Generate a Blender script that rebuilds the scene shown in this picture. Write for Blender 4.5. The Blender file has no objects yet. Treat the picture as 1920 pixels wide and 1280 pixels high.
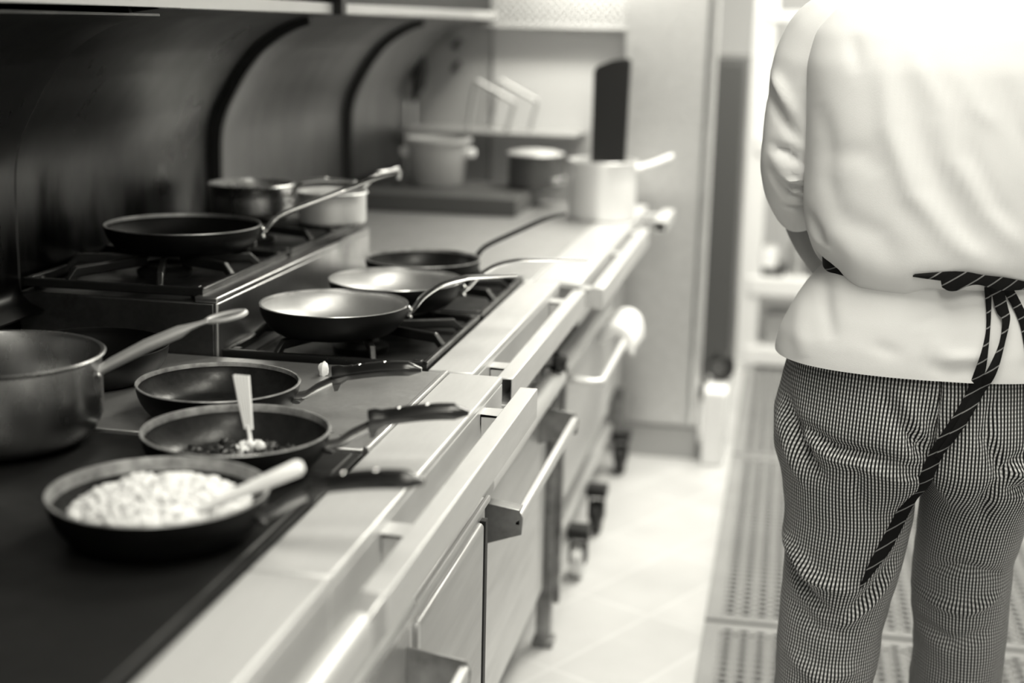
import bpy, bmesh, math, random
import numpy as np
from mathutils import Vector, Matrix, noise
from mathutils.bvhtree import BVHTree
random.seed(7)
rng = np.random.default_rng(7)
SC = bpy.context.scene
COL = SC.collection
PI = math.pi

# ------------------------------------------------------------------ camera, world, lights, exposure
EYE = 1.47
R0 = Vector((0.98081, 0.19356, 0.02246)); R1 = Vector((0.06364, -0.20959, -0.97572)); R2 = Vector((-0.18416, 0.95843, -0.21788))
d = Vector((540.0, -585.0, 2667.0)).normalized()
u = Vector((1.0, 0.023, 0.0)).normalized()
n = d.cross(u).normalized()
if n.y < 0: n = -n
up = -n; rt = d.cross(up)
right = Vector((rt.x, d.x, up.x)); down = Vector((rt.y, d.y, up.y)); fwd = Vector((rt.z, d.z, up.z))
cam_data = bpy.data.cameras.new('camera')
cam = bpy.data.objects.new('camera', cam_data); COL.objects.link(cam)
M = Matrix.Identity(4)
for i in range(3):
    M[i][0] = right[i]; M[i][1] = -down[i]; M[i][2] = -fwd[i]
M[2][3] = EYE
cam.matrix_world = M
cam_data.lens = 50; cam_data.sensor_width = 36; cam_data.clip_start = 0.05; cam_data.clip_end = 60
cam_data.dof.use_dof = True; cam_data.dof.focus_distance = 2.22; cam_data.dof.aperture_fstop = 1.7
SC.camera = cam
SC.view_settings.view_transform = 'Standard'; SC.view_settings.look = 'None'
SC.view_settings.gamma = 1.0; SC.view_settings.use_curve_mapping = False
SC.view_settings.exposure = 0.0

TINT = (1.0, 0.973, 0.865)
world = bpy.data.worlds.new('world'); SC.world = world; world.use_nodes = True
world.node_tree.nodes['Background'].inputs[0].default_value = (*TINT, 1)
world.node_tree.nodes['Background'].inputs[1].default_value = 0.02

def area(name, loc, size, energy, rot=(0, 0, 0)):
    l = bpy.data.lights.new(name, 'AREA'); l.shape = 'RECTANGLE'; l.size, l.size_y = size
    l.energy = energy; l.color = TINT
    o = bpy.data.objects.new(name, l); COL.objects.link(o); o.location = loc; o.rotation_euler = rot
    return o
area('ceiling_lamp_light', (0.1, 1.55, 2.72), (0.9, 1.3), 41)
area('ceiling_lamp_light', (0.15, 4.1, 2.72), (0.6, 1.2), 66)
area('ceiling_lamp_light', (0.45, 5.6, 2.72), (0.6, 1.2), 66)
area('ceiling_lamp_light', (0.3, -0.4, 2.72), (0.6, 1.2), 40)
area('hood_lamp_light', (-0.70, 4.62, 1.95), (0.22, 0.2), 21, (math.radians(66), 0, 0))  # unseen lamp added to brighten the end wall

# ------------------------------------------------------------------ materials
def mat(name, g, rough=0.5, metal=0.0, spec=0.5, var=0.0, vscale=(8, 8, 8), bump=0.0, bscale=60, rvar=0.0, dark=None, coat=0.0):
    m = bpy.data.materials.new(name); m.use_nodes = True
    nt = m.node_tree; b = nt.nodes['Principled BSDF']
    b.inputs['Base Color'].default_value = (g, g, g, 1); b.inputs['Roughness'].default_value = rough
    b.inputs['Metallic'].default_value = metal; b.inputs['Specular IOR Level'].default_value = spec
    b.inputs['Coat Weight'].default_value = coat
    tc = nt.nodes.new('ShaderNodeTexCoord')
    if var > 0:
        mp = nt.nodes.new('ShaderNodeMapping'); mp.inputs['Scale'].default_value = vscale
        nz = nt.nodes.new('ShaderNodeTexNoise'); nz.inputs['Scale'].default_value = 1.0; nz.inputs['Detail'].default_value = 6; nz.inputs['Roughness'].default_value = 0.6
        cr = nt.nodes.new('ShaderNodeValToRGB')
        lo = g * (1 - var) if dark is None else dark; hi = min(1.0, g * (1 + var * 0.6))
        cr.color_ramp.elements[0].position = 0.32; cr.color_ramp.elements[1].position = 0.68
        cr.color_ramp.elements[0].color = (lo, lo, lo, 1); cr.color_ramp.elements[1].color = (hi, hi, hi, 1)
        nt.links.new(tc.outputs['Object'], mp.inputs['Vector']); nt.links.new(mp.outputs['Vector'], nz.inputs['Vector'])
        nt.links.new(nz.outputs['Fac'], cr.inputs['Fac']); nt.links.new(cr.outputs['Color'], b.inputs['Base Color'])
        if rvar > 0:
            mr = nt.nodes.new('ShaderNodeMapRange'); mr.inputs['From Min'].default_value = 0.3; mr.inputs['From Max'].default_value = 0.7
            mr.inputs['To Min'].default_value = min(1, rough + rvar); mr.inputs['To Max'].default_value = max(0.05, rough - rvar)
            nt.links.new(nz.outputs['Fac'], mr.inputs['Value']); nt.links.new(mr.outputs['Result'], b.inputs['Roughness'])
    if bump > 0:
        n2 = nt.nodes.new('ShaderNodeTexNoise'); n2.inputs['Scale'].default_value = bscale; n2.inputs['Detail'].default_value = 4
        bp = nt.nodes.new('ShaderNodeBump'); bp.inputs['Strength'].default_value = bump; bp.inputs['Distance'].default_value = 0.002
        nt.links.new(tc.outputs['Object'], n2.inputs['Vector']); nt.links.new(n2.outputs['Fac'], bp.inputs['Height'])
        nt.links.new(bp.outputs['Normal'], b.inputs['Normal'])
    return m

M_ = {}
M_['steel_top'] = mat('wiped_steel', 0.66, 0.4, 0.45, var=0.1, vscale=(18, 3, 18), rvar=0.06)
M_['steel'] = mat('brushed_steel', 0.62, 0.38, 0.8, var=0.07, vscale=(30, 3, 30), rvar=0.06)
M_['steel_bright'] = mat('polished_steel', 0.72, 0.22, 1, var=0.08, vscale=(10, 10, 10), rvar=0.05)
M_['steel_satin'] = mat('satin_steel', 0.7, 0.48, 0.7, var=0.08, vscale=(6, 2, 6), rvar=0.05)
M_['steel_plate'] = mat('cooking_plate_steel', 0.62, 0.37, 0.86, var=0.3, vscale=(9, 7, 9), rvar=0.1, bump=0.05, bscale=25)
M_['steel_worn'] = mat('worn_dark_steel', 0.3, 0.4, 1, var=0.5, vscale=(14, 14, 14), rvar=0.1)
M_['guard'] = mat('guard_steel', 0.3, 0.36, 1, var=0.25, vscale=(5, 5, 2.0), rvar=0.06)  # paler copy for the far panels, brighter reflections put into its colour
M_['cast'] = mat('blackened_iron', 0.007, 0.55, 0, spec=0.3, var=0.5, vscale=(12, 12, 12), rvar=0.12, bump=0.25, bscale=40)
M_['solid_top'] = mat('cast_solid_top', 0.008, 0.5, 0, spec=0.28, var=0.6, vscale=(7, 7, 7), rvar=0.1, bump=0.12, bscale=30)
M_['grate'] = mat('greasy_cast_iron', 0.008, 0.36, 0, spec=0.4, var=0.5, vscale=(20, 20, 20), rvar=0.1, bump=0.2, bscale=60)
M_['black'] = mat('black_enamel', 0.006, 0.5)
M_['black_gloss'] = mat('black_resin', 0.008, 0.22, 0, spec=0.5)
M_['pan_out'] = mat('sooty_pan', 0.0025, 0.5, 0, spec=0.12, var=0.5, vscale=(25, 25, 25))
M_['pan_in'] = mat('seasoned_pan_inside', 0.026, 0.36, 0.5, spec=0.4, var=0.7, vscale=(22, 22, 22), rvar=0.12, bump=0.15, bscale=90)
M_['pan_rim'] = mat('worn_pan_rim', 0.4, 0.45, 0.6, var=0.5, vscale=(40, 40, 40))
M_['pan_steel'] = mat('pan_steel', 0.62, 0.44, 0.9, var=0.12, vscale=(18, 18, 18), rvar=0.06)
M_['pot_steel'] = mat('saucepan_steel', 0.36, 0.3, 1, var=0.3, vscale=(10, 10, 4), rvar=0.06)
M_['plate'] = mat('flat_plate_steel', 0.42, 0.5, 0.8, var=0.15, vscale=(6, 2, 6), rvar=0.05)
M_['pot_white'] = mat('bright_pot_steel', 0.88, 0.42, 0.4)
M_['step_dark'] = mat('burnt_steel', 0.1, 0.45, 1, var=0.6, vscale=(12, 12, 12), rvar=0.1)
M_['step_front'] = mat('step_front_steel', 0.4, 0.36, 1, var=0.4, vscale=(6, 6, 6), rvar=0.1)
M_['white_paint'] = mat('white_paint', 0.86, 0.5)
M_['white_plastic'] = mat('white_plastic', 0.45, 0.45, spec=0.4)
M_['grey_wall'] = mat('grey_wall_panel', 0.42, 0.42, 0.5)
M_['wall_clad'] = mat('pale_wall_cladding', 0.62, 0.36, 0.35)  # paler wall copy, the lit band of the end wall put into colour
M_['filter_face'] = mat('filter_enamel', 0.42, 0.4, 0.2)
M_['wall'] = mat('pale_wall', 0.8, 0.6, bump=0.05)
M_['ceiling'] = mat('ceiling_white', 0.75, 0.8)
M_['food'] = mat('white_food', 0.76, 0.55, bump=0.2, bscale=150)
M_['food_dark'] = mat('browned_food', 0.03, 0.4, var=0.6, vscale=(60, 60, 60))
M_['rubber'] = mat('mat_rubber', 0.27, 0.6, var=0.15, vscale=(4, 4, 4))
M_['rubber_dark'] = mat('mat_grime', 0.03, 0.7)  # near-black colour paints the shade inside the mat holes
M_['cloth'] = mat('towel_cloth', 0.9, 0.9, bump=0.4, bscale=300)
M_['jacket'] = mat('jacket_cotton', 0.645, 0.85, spec=0.2, bump=0.12, bscale=700)
M_['skin'] = mat('skin', 0.16, 0.5, bump=0.1, bscale=200)
M_['hair'] = mat('hair', 0.015, 0.5, bump=0.4, bscale=120)
M_['dark_grey'] = mat('dark_grey', 0.09, 0.5, 0.3)

def floor_mat():
    m = bpy.data.materials.new('pale_floor_tile'); m.use_nodes = True
    nt = m.node_tree; b = nt.nodes['Principled BSDF']; b.inputs['Roughness'].default_value = 0.42
    tc = nt.nodes.new('ShaderNodeTexCoord'); mp = nt.nodes.new('ShaderNodeMapping'); mp.inputs['Rotation'].default_value = (0, 0, -1.08)
    br = nt.nodes.new('ShaderNodeTexBrick'); br.offset = 0.0
    br.inputs['Scale'].default_value = 1.0; br.inputs['Brick Width'].default_value = 0.41; br.inputs['Row Height'].default_value = 0.206
    br.inputs['Mortar Size'].default_value = 0.006; br.inputs['Mortar Smooth'].default_value = 0.3
    br.inputs['Color1'].default_value = (0.63, 0.63, 0.63, 1); br.inputs['Color2'].default_value = (0.67, 0.67, 0.67, 1); br.inputs['Mortar'].default_value = (0.72, 0.72, 0.72, 1)
    nz = nt.nodes.new('ShaderNodeTexNoise'); nz.inputs['Scale'].default_value = 3.5; nz.inputs['Detail'].default_value = 6
    mx = nt.nodes.new('ShaderNodeMix'); mx.data_type = 'RGBA'; mx.blend_type = 'MULTIPLY'; mx.inputs[0].default_value = 0.35
    nt.links.new(tc.outputs['Object'], mp.inputs['Vector']); nt.links.new(mp.outputs['Vector'], br.inputs['Vector'])
    nt.links.new(tc.outputs['Object'], nz.inputs['Vector']); nt.links.new(br.outputs['Color'], mx.inputs[6]); nt.links.new(nz.outputs['Fac'], mx.inputs[7])
    nt.links.new(mx.outputs[2], b.inputs['Base Color'])
    return m
M_['floor'] = floor_mat()

def check_mat():
    m = bpy.data.materials.new('small_check_cloth'); m.use_nodes = True
    nt = m.node_tree; b = nt.nodes['Principled BSDF']; b.inputs['Roughness'].default_value = 0.9; b.inputs['Specular IOR Level'].default_value = 0.15
    uv = nt.nodes.new('ShaderNodeUVMap'); uv.uv_map = 'UVMap'
    sp = nt.nodes.new('ShaderNodeSeparateXYZ'); nt.links.new(uv.outputs['UV'], sp.inputs[0])
    def wave(sock, period, lo, hi):
        a = nt.nodes.new('ShaderNodeMath'); a.operation = 'MULTIPLY'; a.inputs[1].default_value = 2 * PI / period; nt.links.new(sock, a.inputs[0])
        s = nt.nodes.new('ShaderNodeMath'); s.operation = 'SINE'; nt.links.new(a.outputs[0], s.inputs[0])
        r = nt.nodes.new('ShaderNodeMapRange'); r.interpolation_type = 'SMOOTHSTEP'; r.inputs['From Min'].default_value = -0.5; r.inputs['From Max'].default_value = 0.6
        r.inputs['To Min'].default_value = lo; r.inputs['To Max'].default_value = hi
        nt.links.new(s.outputs[0], r.inputs['Value']); return r.outputs['Result']
    a = wave(sp.outputs[0], 0.0056, 0.0, 1.0); c = wave(sp.outputs[1], 0.0064, 0.5, 1.0)
    mu = nt.nodes.new('ShaderNodeMath'); mu.operation = 'MULTIPLY'; nt.links.new(a, mu.inputs[0]); nt.links.new(c, mu.inputs[1])
    cr = nt.nodes.new('ShaderNodeValToRGB'); cr.color_ramp.elements[0].color = (0.006, 0.006, 0.006, 1); cr.color_ramp.elements[1].color = (0.58, 0.58, 0.58, 1)
    nt.links.new(mu.outputs[0], cr.inputs['Fac']); nt.links.new(cr.outputs['Color'], b.inputs['Base Color'])
    return m
M_['check'] = check_mat()

def tie_mat():
    m = bpy.data.materials.new('pinstripe_tape'); m.use_nodes = True
    nt = m.node_tree; b = nt.nodes['Principled BSDF']; b.inputs['Roughness'].default_value = 0.85; b.inputs['Specular IOR Level'].default_value = 0.15
    tc = nt.nodes.new('ShaderNodeTexCoord'); mp = nt.nodes.new('ShaderNodeMapping'); mp.inputs['Rotation'].default_value = (0, 0.62, 0)
    wv = nt.nodes.new('ShaderNodeTexWave'); wv.bands_direction = 'Z'; wv.inputs['Scale'].default_value = 17
    cr = nt.nodes.new('ShaderNodeValToRGB'); cr.color_ramp.elements[0].position = 0.965; cr.color_ramp.elements[1].position = 0.995
    cr.color_ramp.elements[0].color = (0.005, 0.005, 0.005, 1); cr.color_ramp.elements[1].color = (0.2, 0.2, 0.2, 1)
    nt.links.new(tc.outputs['Object'], mp.inputs[0]); nt.links.new(mp.outputs[0], wv.inputs[0]); nt.links.new(wv.outputs['Fac'], cr.inputs[0]); nt.links.new(cr.outputs[0], b.inputs['Base Color'])
    return m
M_['tie'] = tie_mat()

def soot_shade_mat():
    # dim reflections put into the splash steel's colour, plus smoke smudges from the burners
    m = mat('sooty_guard_steel', 0.125, 0.31, 1, var=0.28, vscale=(5, 5, 3.0), rvar=0.06)
    nt = m.node_tree; b = nt.nodes['Principled BSDF']; old = b.inputs['Base Color'].links[0].from_socket
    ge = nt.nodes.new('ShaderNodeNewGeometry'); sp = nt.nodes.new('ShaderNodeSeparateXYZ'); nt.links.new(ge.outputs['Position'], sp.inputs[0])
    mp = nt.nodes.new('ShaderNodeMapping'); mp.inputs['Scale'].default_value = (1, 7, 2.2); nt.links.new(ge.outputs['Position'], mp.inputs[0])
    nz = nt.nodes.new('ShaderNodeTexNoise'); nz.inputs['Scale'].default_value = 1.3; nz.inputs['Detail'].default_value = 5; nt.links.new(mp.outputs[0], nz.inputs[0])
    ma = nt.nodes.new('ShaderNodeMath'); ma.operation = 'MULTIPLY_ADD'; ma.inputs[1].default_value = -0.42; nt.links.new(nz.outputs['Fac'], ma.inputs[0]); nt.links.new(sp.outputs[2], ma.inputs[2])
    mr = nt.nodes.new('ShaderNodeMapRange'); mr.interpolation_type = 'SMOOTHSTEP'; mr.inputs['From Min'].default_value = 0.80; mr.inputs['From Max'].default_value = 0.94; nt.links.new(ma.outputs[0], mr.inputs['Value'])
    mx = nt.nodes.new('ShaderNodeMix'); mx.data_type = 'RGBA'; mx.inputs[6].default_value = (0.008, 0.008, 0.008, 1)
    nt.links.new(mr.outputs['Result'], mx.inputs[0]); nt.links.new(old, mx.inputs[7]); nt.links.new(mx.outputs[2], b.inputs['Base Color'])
    return m
M_['guard_soot'] = soot_shade_mat()

# ------------------------------------------------------------------ mesh helpers
def rot_frame(t):
    t = Vector(t).normalized()
    a = Vector((0, 0, 1)) if abs(t.z) < 0.9 else Vector((1, 0, 0))
    s = t.cross(a).normalized(); return s, s.cross(t).normalized()

class MB:
    def __init__(s): s.v = []; s.f = []; s.m = []; s.mi = 0
    def face(s, idx): s.f.append(tuple(idx)); s.m.append(s.mi)
    def box(s, x0, x1, y0, y1, z0, z1):
        b = len(s.v)
        s.v += [(x0, y0, z0), (x1, y0, z0), (x1, y1, z0), (x0, y1, z0), (x0, y0, z1), (x1, y0, z1), (x1, y1, z1), (x0, y1, z1)]
        for q in ((0, 3, 2, 1), (4, 5, 6, 7), (0, 1, 5, 4), (1, 2, 6, 5), (2, 3, 7, 6), (3, 0, 4, 7)): s.face([b + i for i in q])
        return s
    def rings(s, rings, closed=True, cap=True):
        b = len(s.v); k = len(rings[0])
        for r in rings: s.v += [tuple(p) for p in r]
        for i in range(len(rings) - 1):
            for j in range(k if closed else k - 1):
                j2 = (j + 1) % k
                s.face((b + i * k + j, b + i * k + j2, b + (i + 1) * k + j2, b + (i + 1) * k + j))
        if cap and closed:
            s.face([b + j for j in reversed(range(k))]); s.face([b + (len(rings) - 1) * k + j for j in range(k)])
        return s
    def tube(s, pts, r, n=10, flat=1.0, upv=None):
        pts = [Vector(p) for p in pts]; rs = r if isinstance(r, (list, tuple)) else [r] * len(pts)
        rings = []
        for i, p in enumerate(pts):
            t = (pts[min(i + 1, len(pts) - 1)] - pts[max(i - 1, 0)]).normalized()
            if upv is not None:
                sd = t.cross(Vector(upv)).normalized(); w = sd.cross(t).normalized()
            else: sd, w = rot_frame(t)
            rr = rs[i]; ra, rb = (rr if isinstance(rr, (list, tuple)) else (rr, rr * flat))
            rings.append([p + sd * math.cos(2 * PI * j / n) * ra + w * math.sin(2 * PI * j / n) * rb for j in range(n)])
        return s.rings(rings)
    def lathe(s, prof, c=(0, 0, 0), n=64, mis=None):
        b = len(s.v)
        for r, z in prof:
            for j in range(n):
                a = 2 * PI * j / n; s.v.append((c[0] + max(r, 1e-5) * math.cos(a), c[1] + max(r, 1e-5) * math.sin(a), c[2] + z))
        for i in range(len(prof) - 1):
            if mis: s.mi = mis[i]
            for j in range(n):
                j2 = (j + 1) % n; s.face((b + i * n + j, b + i * n + j2, b + (i + 1) * n + j2, b + (i + 1) * n + j))
        s.mi = 0
        return s
    def sheet(s, prof, y0, y1, th, ny=2, pillow=0.0):
        """profile of (x, z) swept along y, thickened to the outside"""
        P = [Vector((x, 0, z)) for x, z in prof]; N = []
        for i in range(len(P)):
            t = (P[min(i + 1, len(P) - 1)] - P[max(i - 1, 0)]).normalized(); N.append(Vector((t.z, 0, -t.x)))
        front = P; back = [p - nn * th for p, nn in zip(P, N)]
        loop = front + back[::-1]
        return s.rings([[(q.x - pillow * abs(2 * k / (ny - 1) - 1) ** 5, y0 + (y1 - y0) * k / (ny - 1), q.z) for q in loop] for k in range(ny)])
    def prism(s, poly, a0, a1, axis='y'):
        def pt(p, a): return (p[0], a, p[1]) if axis == 'y' else ((a, p[0], p[1]) if axis == 'x' else (p[0], p[1], a))
        return s.rings([[pt(p, a0) for p in poly], [pt(p, a1) for p in poly]])
    def blob(s, c, r, jit=0.25, seg=8, rg=5):
        b = len(s.v); c = Vector(c); off = rng.random(3) * 50
        rows = []
        for i in range(1, rg):
            th = PI * i / rg
            row = []
            for j in range(seg):
                ph = 2 * PI * j / seg; dd = Vector((math.sin(th) * math.cos(ph), math.sin(th) * math.sin(ph), math.cos(th)))
                k = 1 + jit * noise.noise(dd * 1.7 + Vector(off)) * 2
                rr = r if not isinstance(r, tuple) else 1
                q = Vector((dd.x * (r[0] if isinstance(r, tuple) else r), dd.y * (r[1] if isinstance(r, tuple) else r), dd.z * (r[2] if isinstance(r, tuple) else r)))
                row.append(c + q * k)
            rows.append(row)
        return s.rings(rows)
    def build(s, name, mats, parent=None, bevel=0.0, smooth=True, angle=40, seg=2, world=True):
        me = bpy.data.meshes.new(name)
        off = Vector((0, 0, 0))
        if parent is not None and world:
            r = parent
            while r.parent: r = r.parent
            off = r.location
        me.from_pydata([(x - off[0], y - off[1], z - off[2]) for x, y, z in s.v], [], s.f)
        for mm in (mats if isinstance(mats, (list, tuple)) else [mats]): me.materials.append(mm)
        me.polygons.foreach_set('material_index', s.m)
        bm = bmesh.new(); bm.from_mesh(me); bmesh.ops.remove_doubles(bm, verts=bm.verts, dist=2e-5)
        bmesh.ops.recalc_face_normals(bm, faces=bm.faces); bm.to_mesh(me); bm.free()
        if smooth:
            me.polygons.foreach_set('use_smooth', [True] * len(me.polygons)); me.set_sharp_from_angle(angle=math.radians(angle))
        o = bpy.data.objects.new(name, me); COL.objects.link(o)
        if parent is not None: o.parent = parent
        if bevel:
            bv = o.modifiers.new('bevel', 'BEVEL'); bv.width = bevel; bv.segments = seg; bv.limit_method = 'ANGLE'; bv.harden_normals = False
        return o

def tag(o, label, cat, group=None, kind=None):
    o['label'] = label; o['category'] = cat
    if group: o['group'] = group
    if kind: o['kind'] = kind
    return o
def thing(name, loc, label, cat, group=None, rz=0.0):
    o = bpy.data.objects.new(name, None); COL.objects.link(o); o.location = loc; o.rotation_euler = (0, 0, rz); o.empty_display_size = 0.05
    return tag(o, label, cat, group)
def struct(name, mb, m, **k):
    o = mb.build(name, m, **k); o['kind'] = 'structure'; return o
def box(name, b, m, parent=None, bevel=0.0, **k): return MB().box(*b).build(name, m, parent, bevel, **k)
def copy_tree(o, parent=None):
    c = o.copy(); COL.objects.link(c); c.parent = parent
    for ch in list(o.children): copy_tree(ch, c)
    return c

# ------------------------------------------------------------------ the setting
struct('floor', MB().box(-1.4, 2.6, -1.8, 8.0, -0.05, 0), M_['floor'])
struct('wall_left', MB().box(-1.46, -1.36, -1.8, 8.0, 0, 2.8), M_['dark_grey'])
struct('wall_right', MB().box(2.6, 2.7, -1.8, 8.0, 0, 2.8), M_['wall'])
struct('wall_rear', MB().box(-1.4, 2.6, -1.9, -1.8, 0, 2.8), M_['wall'])
struct('wall_far', MB().box(-1.4, 2.6, 8.0, 8.1, 0, 2.8), M_['wall'])
mb = MB().box(-1.36, -1.052, 4.93, 5.02, 0, 2.8); mb.mi = 1; mb.box(-1.038, -0.56, 4.93, 5.02, 0, 2.8); mb.mi = 0; mb.box(-1.06, -1.03, 4.95, 5.02, 0, 2.8)
struct('wall_end', mb, [M_['grey_wall'], M_['wall_clad']])
struct('ceiling', MB().box(-1.46, 2.7, -1.9, 8.1, 2.8, 2.9), M_['ceiling'])
struct('trim_1', MB().prism([(-1.36, 2.0), (-0.42, 2.0), (-0.42, 2.12), (-0.9, 2.8), (-1.36, 2.8)], -1.0, 4.92), M_['steel_worn'])  # out-of-view hood canopy added to shade the ranges

# ------------------------------------------------------------------ range with solid top (nearest)
def rail_bar(parent, x0, x1, y0, y1, z0=0.835, z1=0.885):
    return box('guard_rail', (x0, x1, y0, y1, z0, z1), M_['steel_top'], parent, 0.003)
def open_tube(parent, x0, x1, y0, y1, z0, z1, name='guard_rail'):
    mb = MB(); w = 0.003
    o = [(x0, z0), (x1, z0), (x1, z1), (x0, z1)]; i = [(x0 + w, z0 + w), (x1 - w, z0 + w), (x1 - w, z1 - w), (x0 + w, z1 - w)]
    rings = [[(p[0], y, p[1]) for p in q] for q, y in ((i, y0 + 0.12), (i, y0), (o, y0), (o, y1), (i, y1), (i, y1 - 0.12))]
    mb.rings(rings, cap=True)
    return mb.build(name, M_['steel_top'], parent, 0.0015)
def bracket(parent, x0, x1, y, w=0.042, z0=0.843, z1=0.881):
    mb = MB().box(x0, x1, y, y + w, z1 - 0.006, z1).box(x0, x1, y, y + 0.004, z0, z1).box(x0, x0 + 0.004, y, y + w, z0, z1)
    return mb.build('bracket', M_['steel_top'], parent, 0.0015)
def knob(parent, x, y, z, r=0.02, m='black'):
    mb = MB()
    prof = [(0.0, 0), (r, 0), (r, 0.006), (r * 0.8, 0.01), (r * 0.75, 0.026), (r * 0.6, 0.03), (0, 0.03)]
    rings = []
    for rr, h in prof[1:-1]: rings.append([(x + h, y + rr * math.cos(2 * PI * j / 20), z + rr * math.sin(2 * PI * j / 20)) for j in range(20)])
    mb.rings(rings); mb.box(x + 0.028, x + 0.036, y - 0.003, y + 0.003, z - r * 0.7, z + r * 0.7)
    return mb.build('knob', M_[m], parent)
def sheet_handle(parent, xd, xo, y0, y1, zt, zb_in, zb_out, m='steel_satin'):
    """bar handle on two folded trapezoid end plates"""
    mb = MB()
    mb.box(xo - 0.014, xo, y0, y1, zt - 0.028, zt - 0.004)
    h = mb.build('handle', M_[m], parent, 0.004)
    for yy in (y0, y1 - 0.004):
        p = MB().prism([(xd, zb_in), (xo, zb_out), (xo + 0.002, zt - 0.012), (xo - 0.004, zt), (xd, zt + 0.01)], yy, yy + 0.004)
        p.prism([(xd, zt + 0.01), (xo - 0.004, zt), (xo - 0.004, zt + 0.003), (xd, zt + 0.013)], yy, yy + 0.03 if yy == y0 else yy + 0.004)
        p.build('end_plate', M_['steel_worn'], h, 0.001)
    return h

r1 = thing('solid_top_range', (-0.9, 1.2, 0), 'long steel range in the foreground with a black solid top and a square front rail', 'range')
box('body', (-1.33, -0.475, 0.15, 2.13, 0.12, 0.86), M_['steel'], r1, 0.004)
box('plinth', (-1.3, -0.6, 0.2, 2.1, 0.0, 0.12), M_['dark_grey'], r1)
box('solid_top', (-1.33, -0.556, 0.15, 1.776, 0.86, 0.897), M_['solid_top'], r1, 0.004)
mb = MB(); mb.box(-0.553, -0.541, 0.15, 1.765, 0.86, 0.9)
mb.box(-0.541, -0.5385, 0.15, 1.78, 0.86, 0.88)
mb.build('top_edging', M_['cast'], r1, 0.003)
mb = MB().box(-1.33, -0.546, 1.78, 2.234, 0.87, 0.9005).box(-0.546, -0.537, 1.78, 2.234, 0.87, 0.9045)
mb.build('cover_plate', M_['steel_plate'], r1, 0.002)
for ya, yb in ((0.15, 1.335), (1.338, 2.236)):
    mb = MB().box(-0.536, -0.445, ya, yb, 0.888, 0.9).box(-0.455, -0.445, ya, yb, 0.795, 0.889).box(-0.53, -0.455, yb - 0.01, yb, 0.795, 0.889)
    mb.build('front_ledge', M_['steel_top'], r1, 0.003)
rl = open_tube(r1, -0.415, -0.385, 1.345, 2.232, 0.835, 0.885)
for yy in (2.066, 1.525): bracket(rl, -0.446, -0.414, yy)
rln = box('guard_rail', (-0.415, -0.385, 0.15, 1.30, 0.835, 0.885), M_['steel_top'], r1, 0.012, seg=4); bracket(rln, -0.446, -0.414, 0.98)
box('rail_joint', (-0.4135, -0.3865, 1.28, 1.36, 0.8365, 0.8835), M_['steel'], r1, 0.003)
box('control_panel', (-0.485, -0.468, 0.15, 2.13, 0.73, 0.796), M_['steel'], r1, 0.003)
MB().tube([(-0.42, 0.2, 0.785), (-0.42, 1.54, 0.785), (-0.42, 1.552, 0.785)], [0.016, 0.016, 0.011], 16).build('gas_rail', M_['steel_bright'], r1)
for yy in (1.56, 1.46, 1.2, 1.08): knob(r1, -0.468, yy, 0.763, 0.017, 'steel_worn')
box('front_panel', (-0.48, -0.447, 1.668, 2.128, 0.13, 0.728), M_['steel'], r1, 0.005)
box('gasket', (-0.452, -0.4375, 2.087, 2.104, 0.17, 0.70), M_['black'], r1)  # black strip painting the dark gap beside the oven door
box('trim_bead', (-0.447, -0.438, 1.668, 2.126, 0.721, 0.732), M_['steel_top'], r1, 0.003)  # pale bead added to give the panel's top edge a bright line
dr = box('oven_door', (-0.46, -0.4385, 1.685, 2.085, 0.17, 0.70), M_['steel'], r1, 0.008, seg=4)
dr2 = box('oven_door', (-0.48, -0.446, 0.62, 1.66, 0.15, 0.728), M_['steel'], r1, 0.008, seg=4)
sheet_handle(dr2, -0.447, -0.362, 0.7, 1.645, 0.672, 0.595, 0.63)
box('gap_filler', (-1.3, -0.49, 2.131, 2.234, 0.1, 0.86), M_['black'], r1)

# ------------------------------------------------------------------ range with open burners
r2 = thing('burner_range', (-0.9, 2.68, 0), 'steel range with open gas burners and a raised back step, behind the black-topped range', 'range')
box('body', (-1.33, -0.515, 2.24, 3.128, 0.16, 0.80), M_['steel'], r2, 0.003)
box('plinth', (-1.3, -0.62, 2.26, 3.1, 0.0, 0.16), M_['dark_grey'], r2)
box('burner_well', (-0.944, -0.576, 2.243, 3.127, 0.80, 0.872), M_['cast'], r2, 0.003)
mb = MB().box(-0.574, -0.495, 2.242, 3.13, 0.889, 0.901).box(-0.505, -0.495, 2.242, 3.13, 0.80, 0.89).box(-0.574, -0.566, 2.242, 3.13, 0.86, 0.89)
mb.build('front_ledge', M_['steel_top'], r2, 0.003)
rl2 = open_tube(r2, -0.465, -0.437, 2.285, 3.132, 0.835, 0.885)
for yy in (2.37, 2.99): bracket(rl2, -0.496, -0.464, yy)
mb = MB(); mb.tube([(-0.487, 2.27, 0.697), (-0.487, 2.275, 0.697), (-0.487, 3.06, 0.697), (-0.487, 3.075, 0.697)], [0.016, 0.024, 0.024, 0.014], 24)
mb.build('bullnose', M_['steel_top'], r2)
mb = MB(); mb.blob((-0.48, 3.03, 0.738), (0.022, 0.03, 0.022), 0.2, 14, 9); mb.tube([(-0.487, 3.102, 0.7), (-0.487, 3.07, 0.72), (-0.49, 3.03, 0.735), (-0.515, 2.97, 0.75)], [0.02, 0.014, 0.012, 0.008], 10)
mb.build('valve', M_['black'], r2)
for yy in (2.45, 2.62, 2.79, 2.95): knob(r2, -0.515, yy, 0.765, 0.019, 'steel_worn')
d2 = box('oven_door', (-0.517, -0.5, 2.25, 2.955, 0.252, 0.672), M_['steel'], r2, 0.007, seg=4)
sheet_handle(d2, -0.501, -0.416, 2.285, 2.93, 0.65, 0.578, 0.608)
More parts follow.
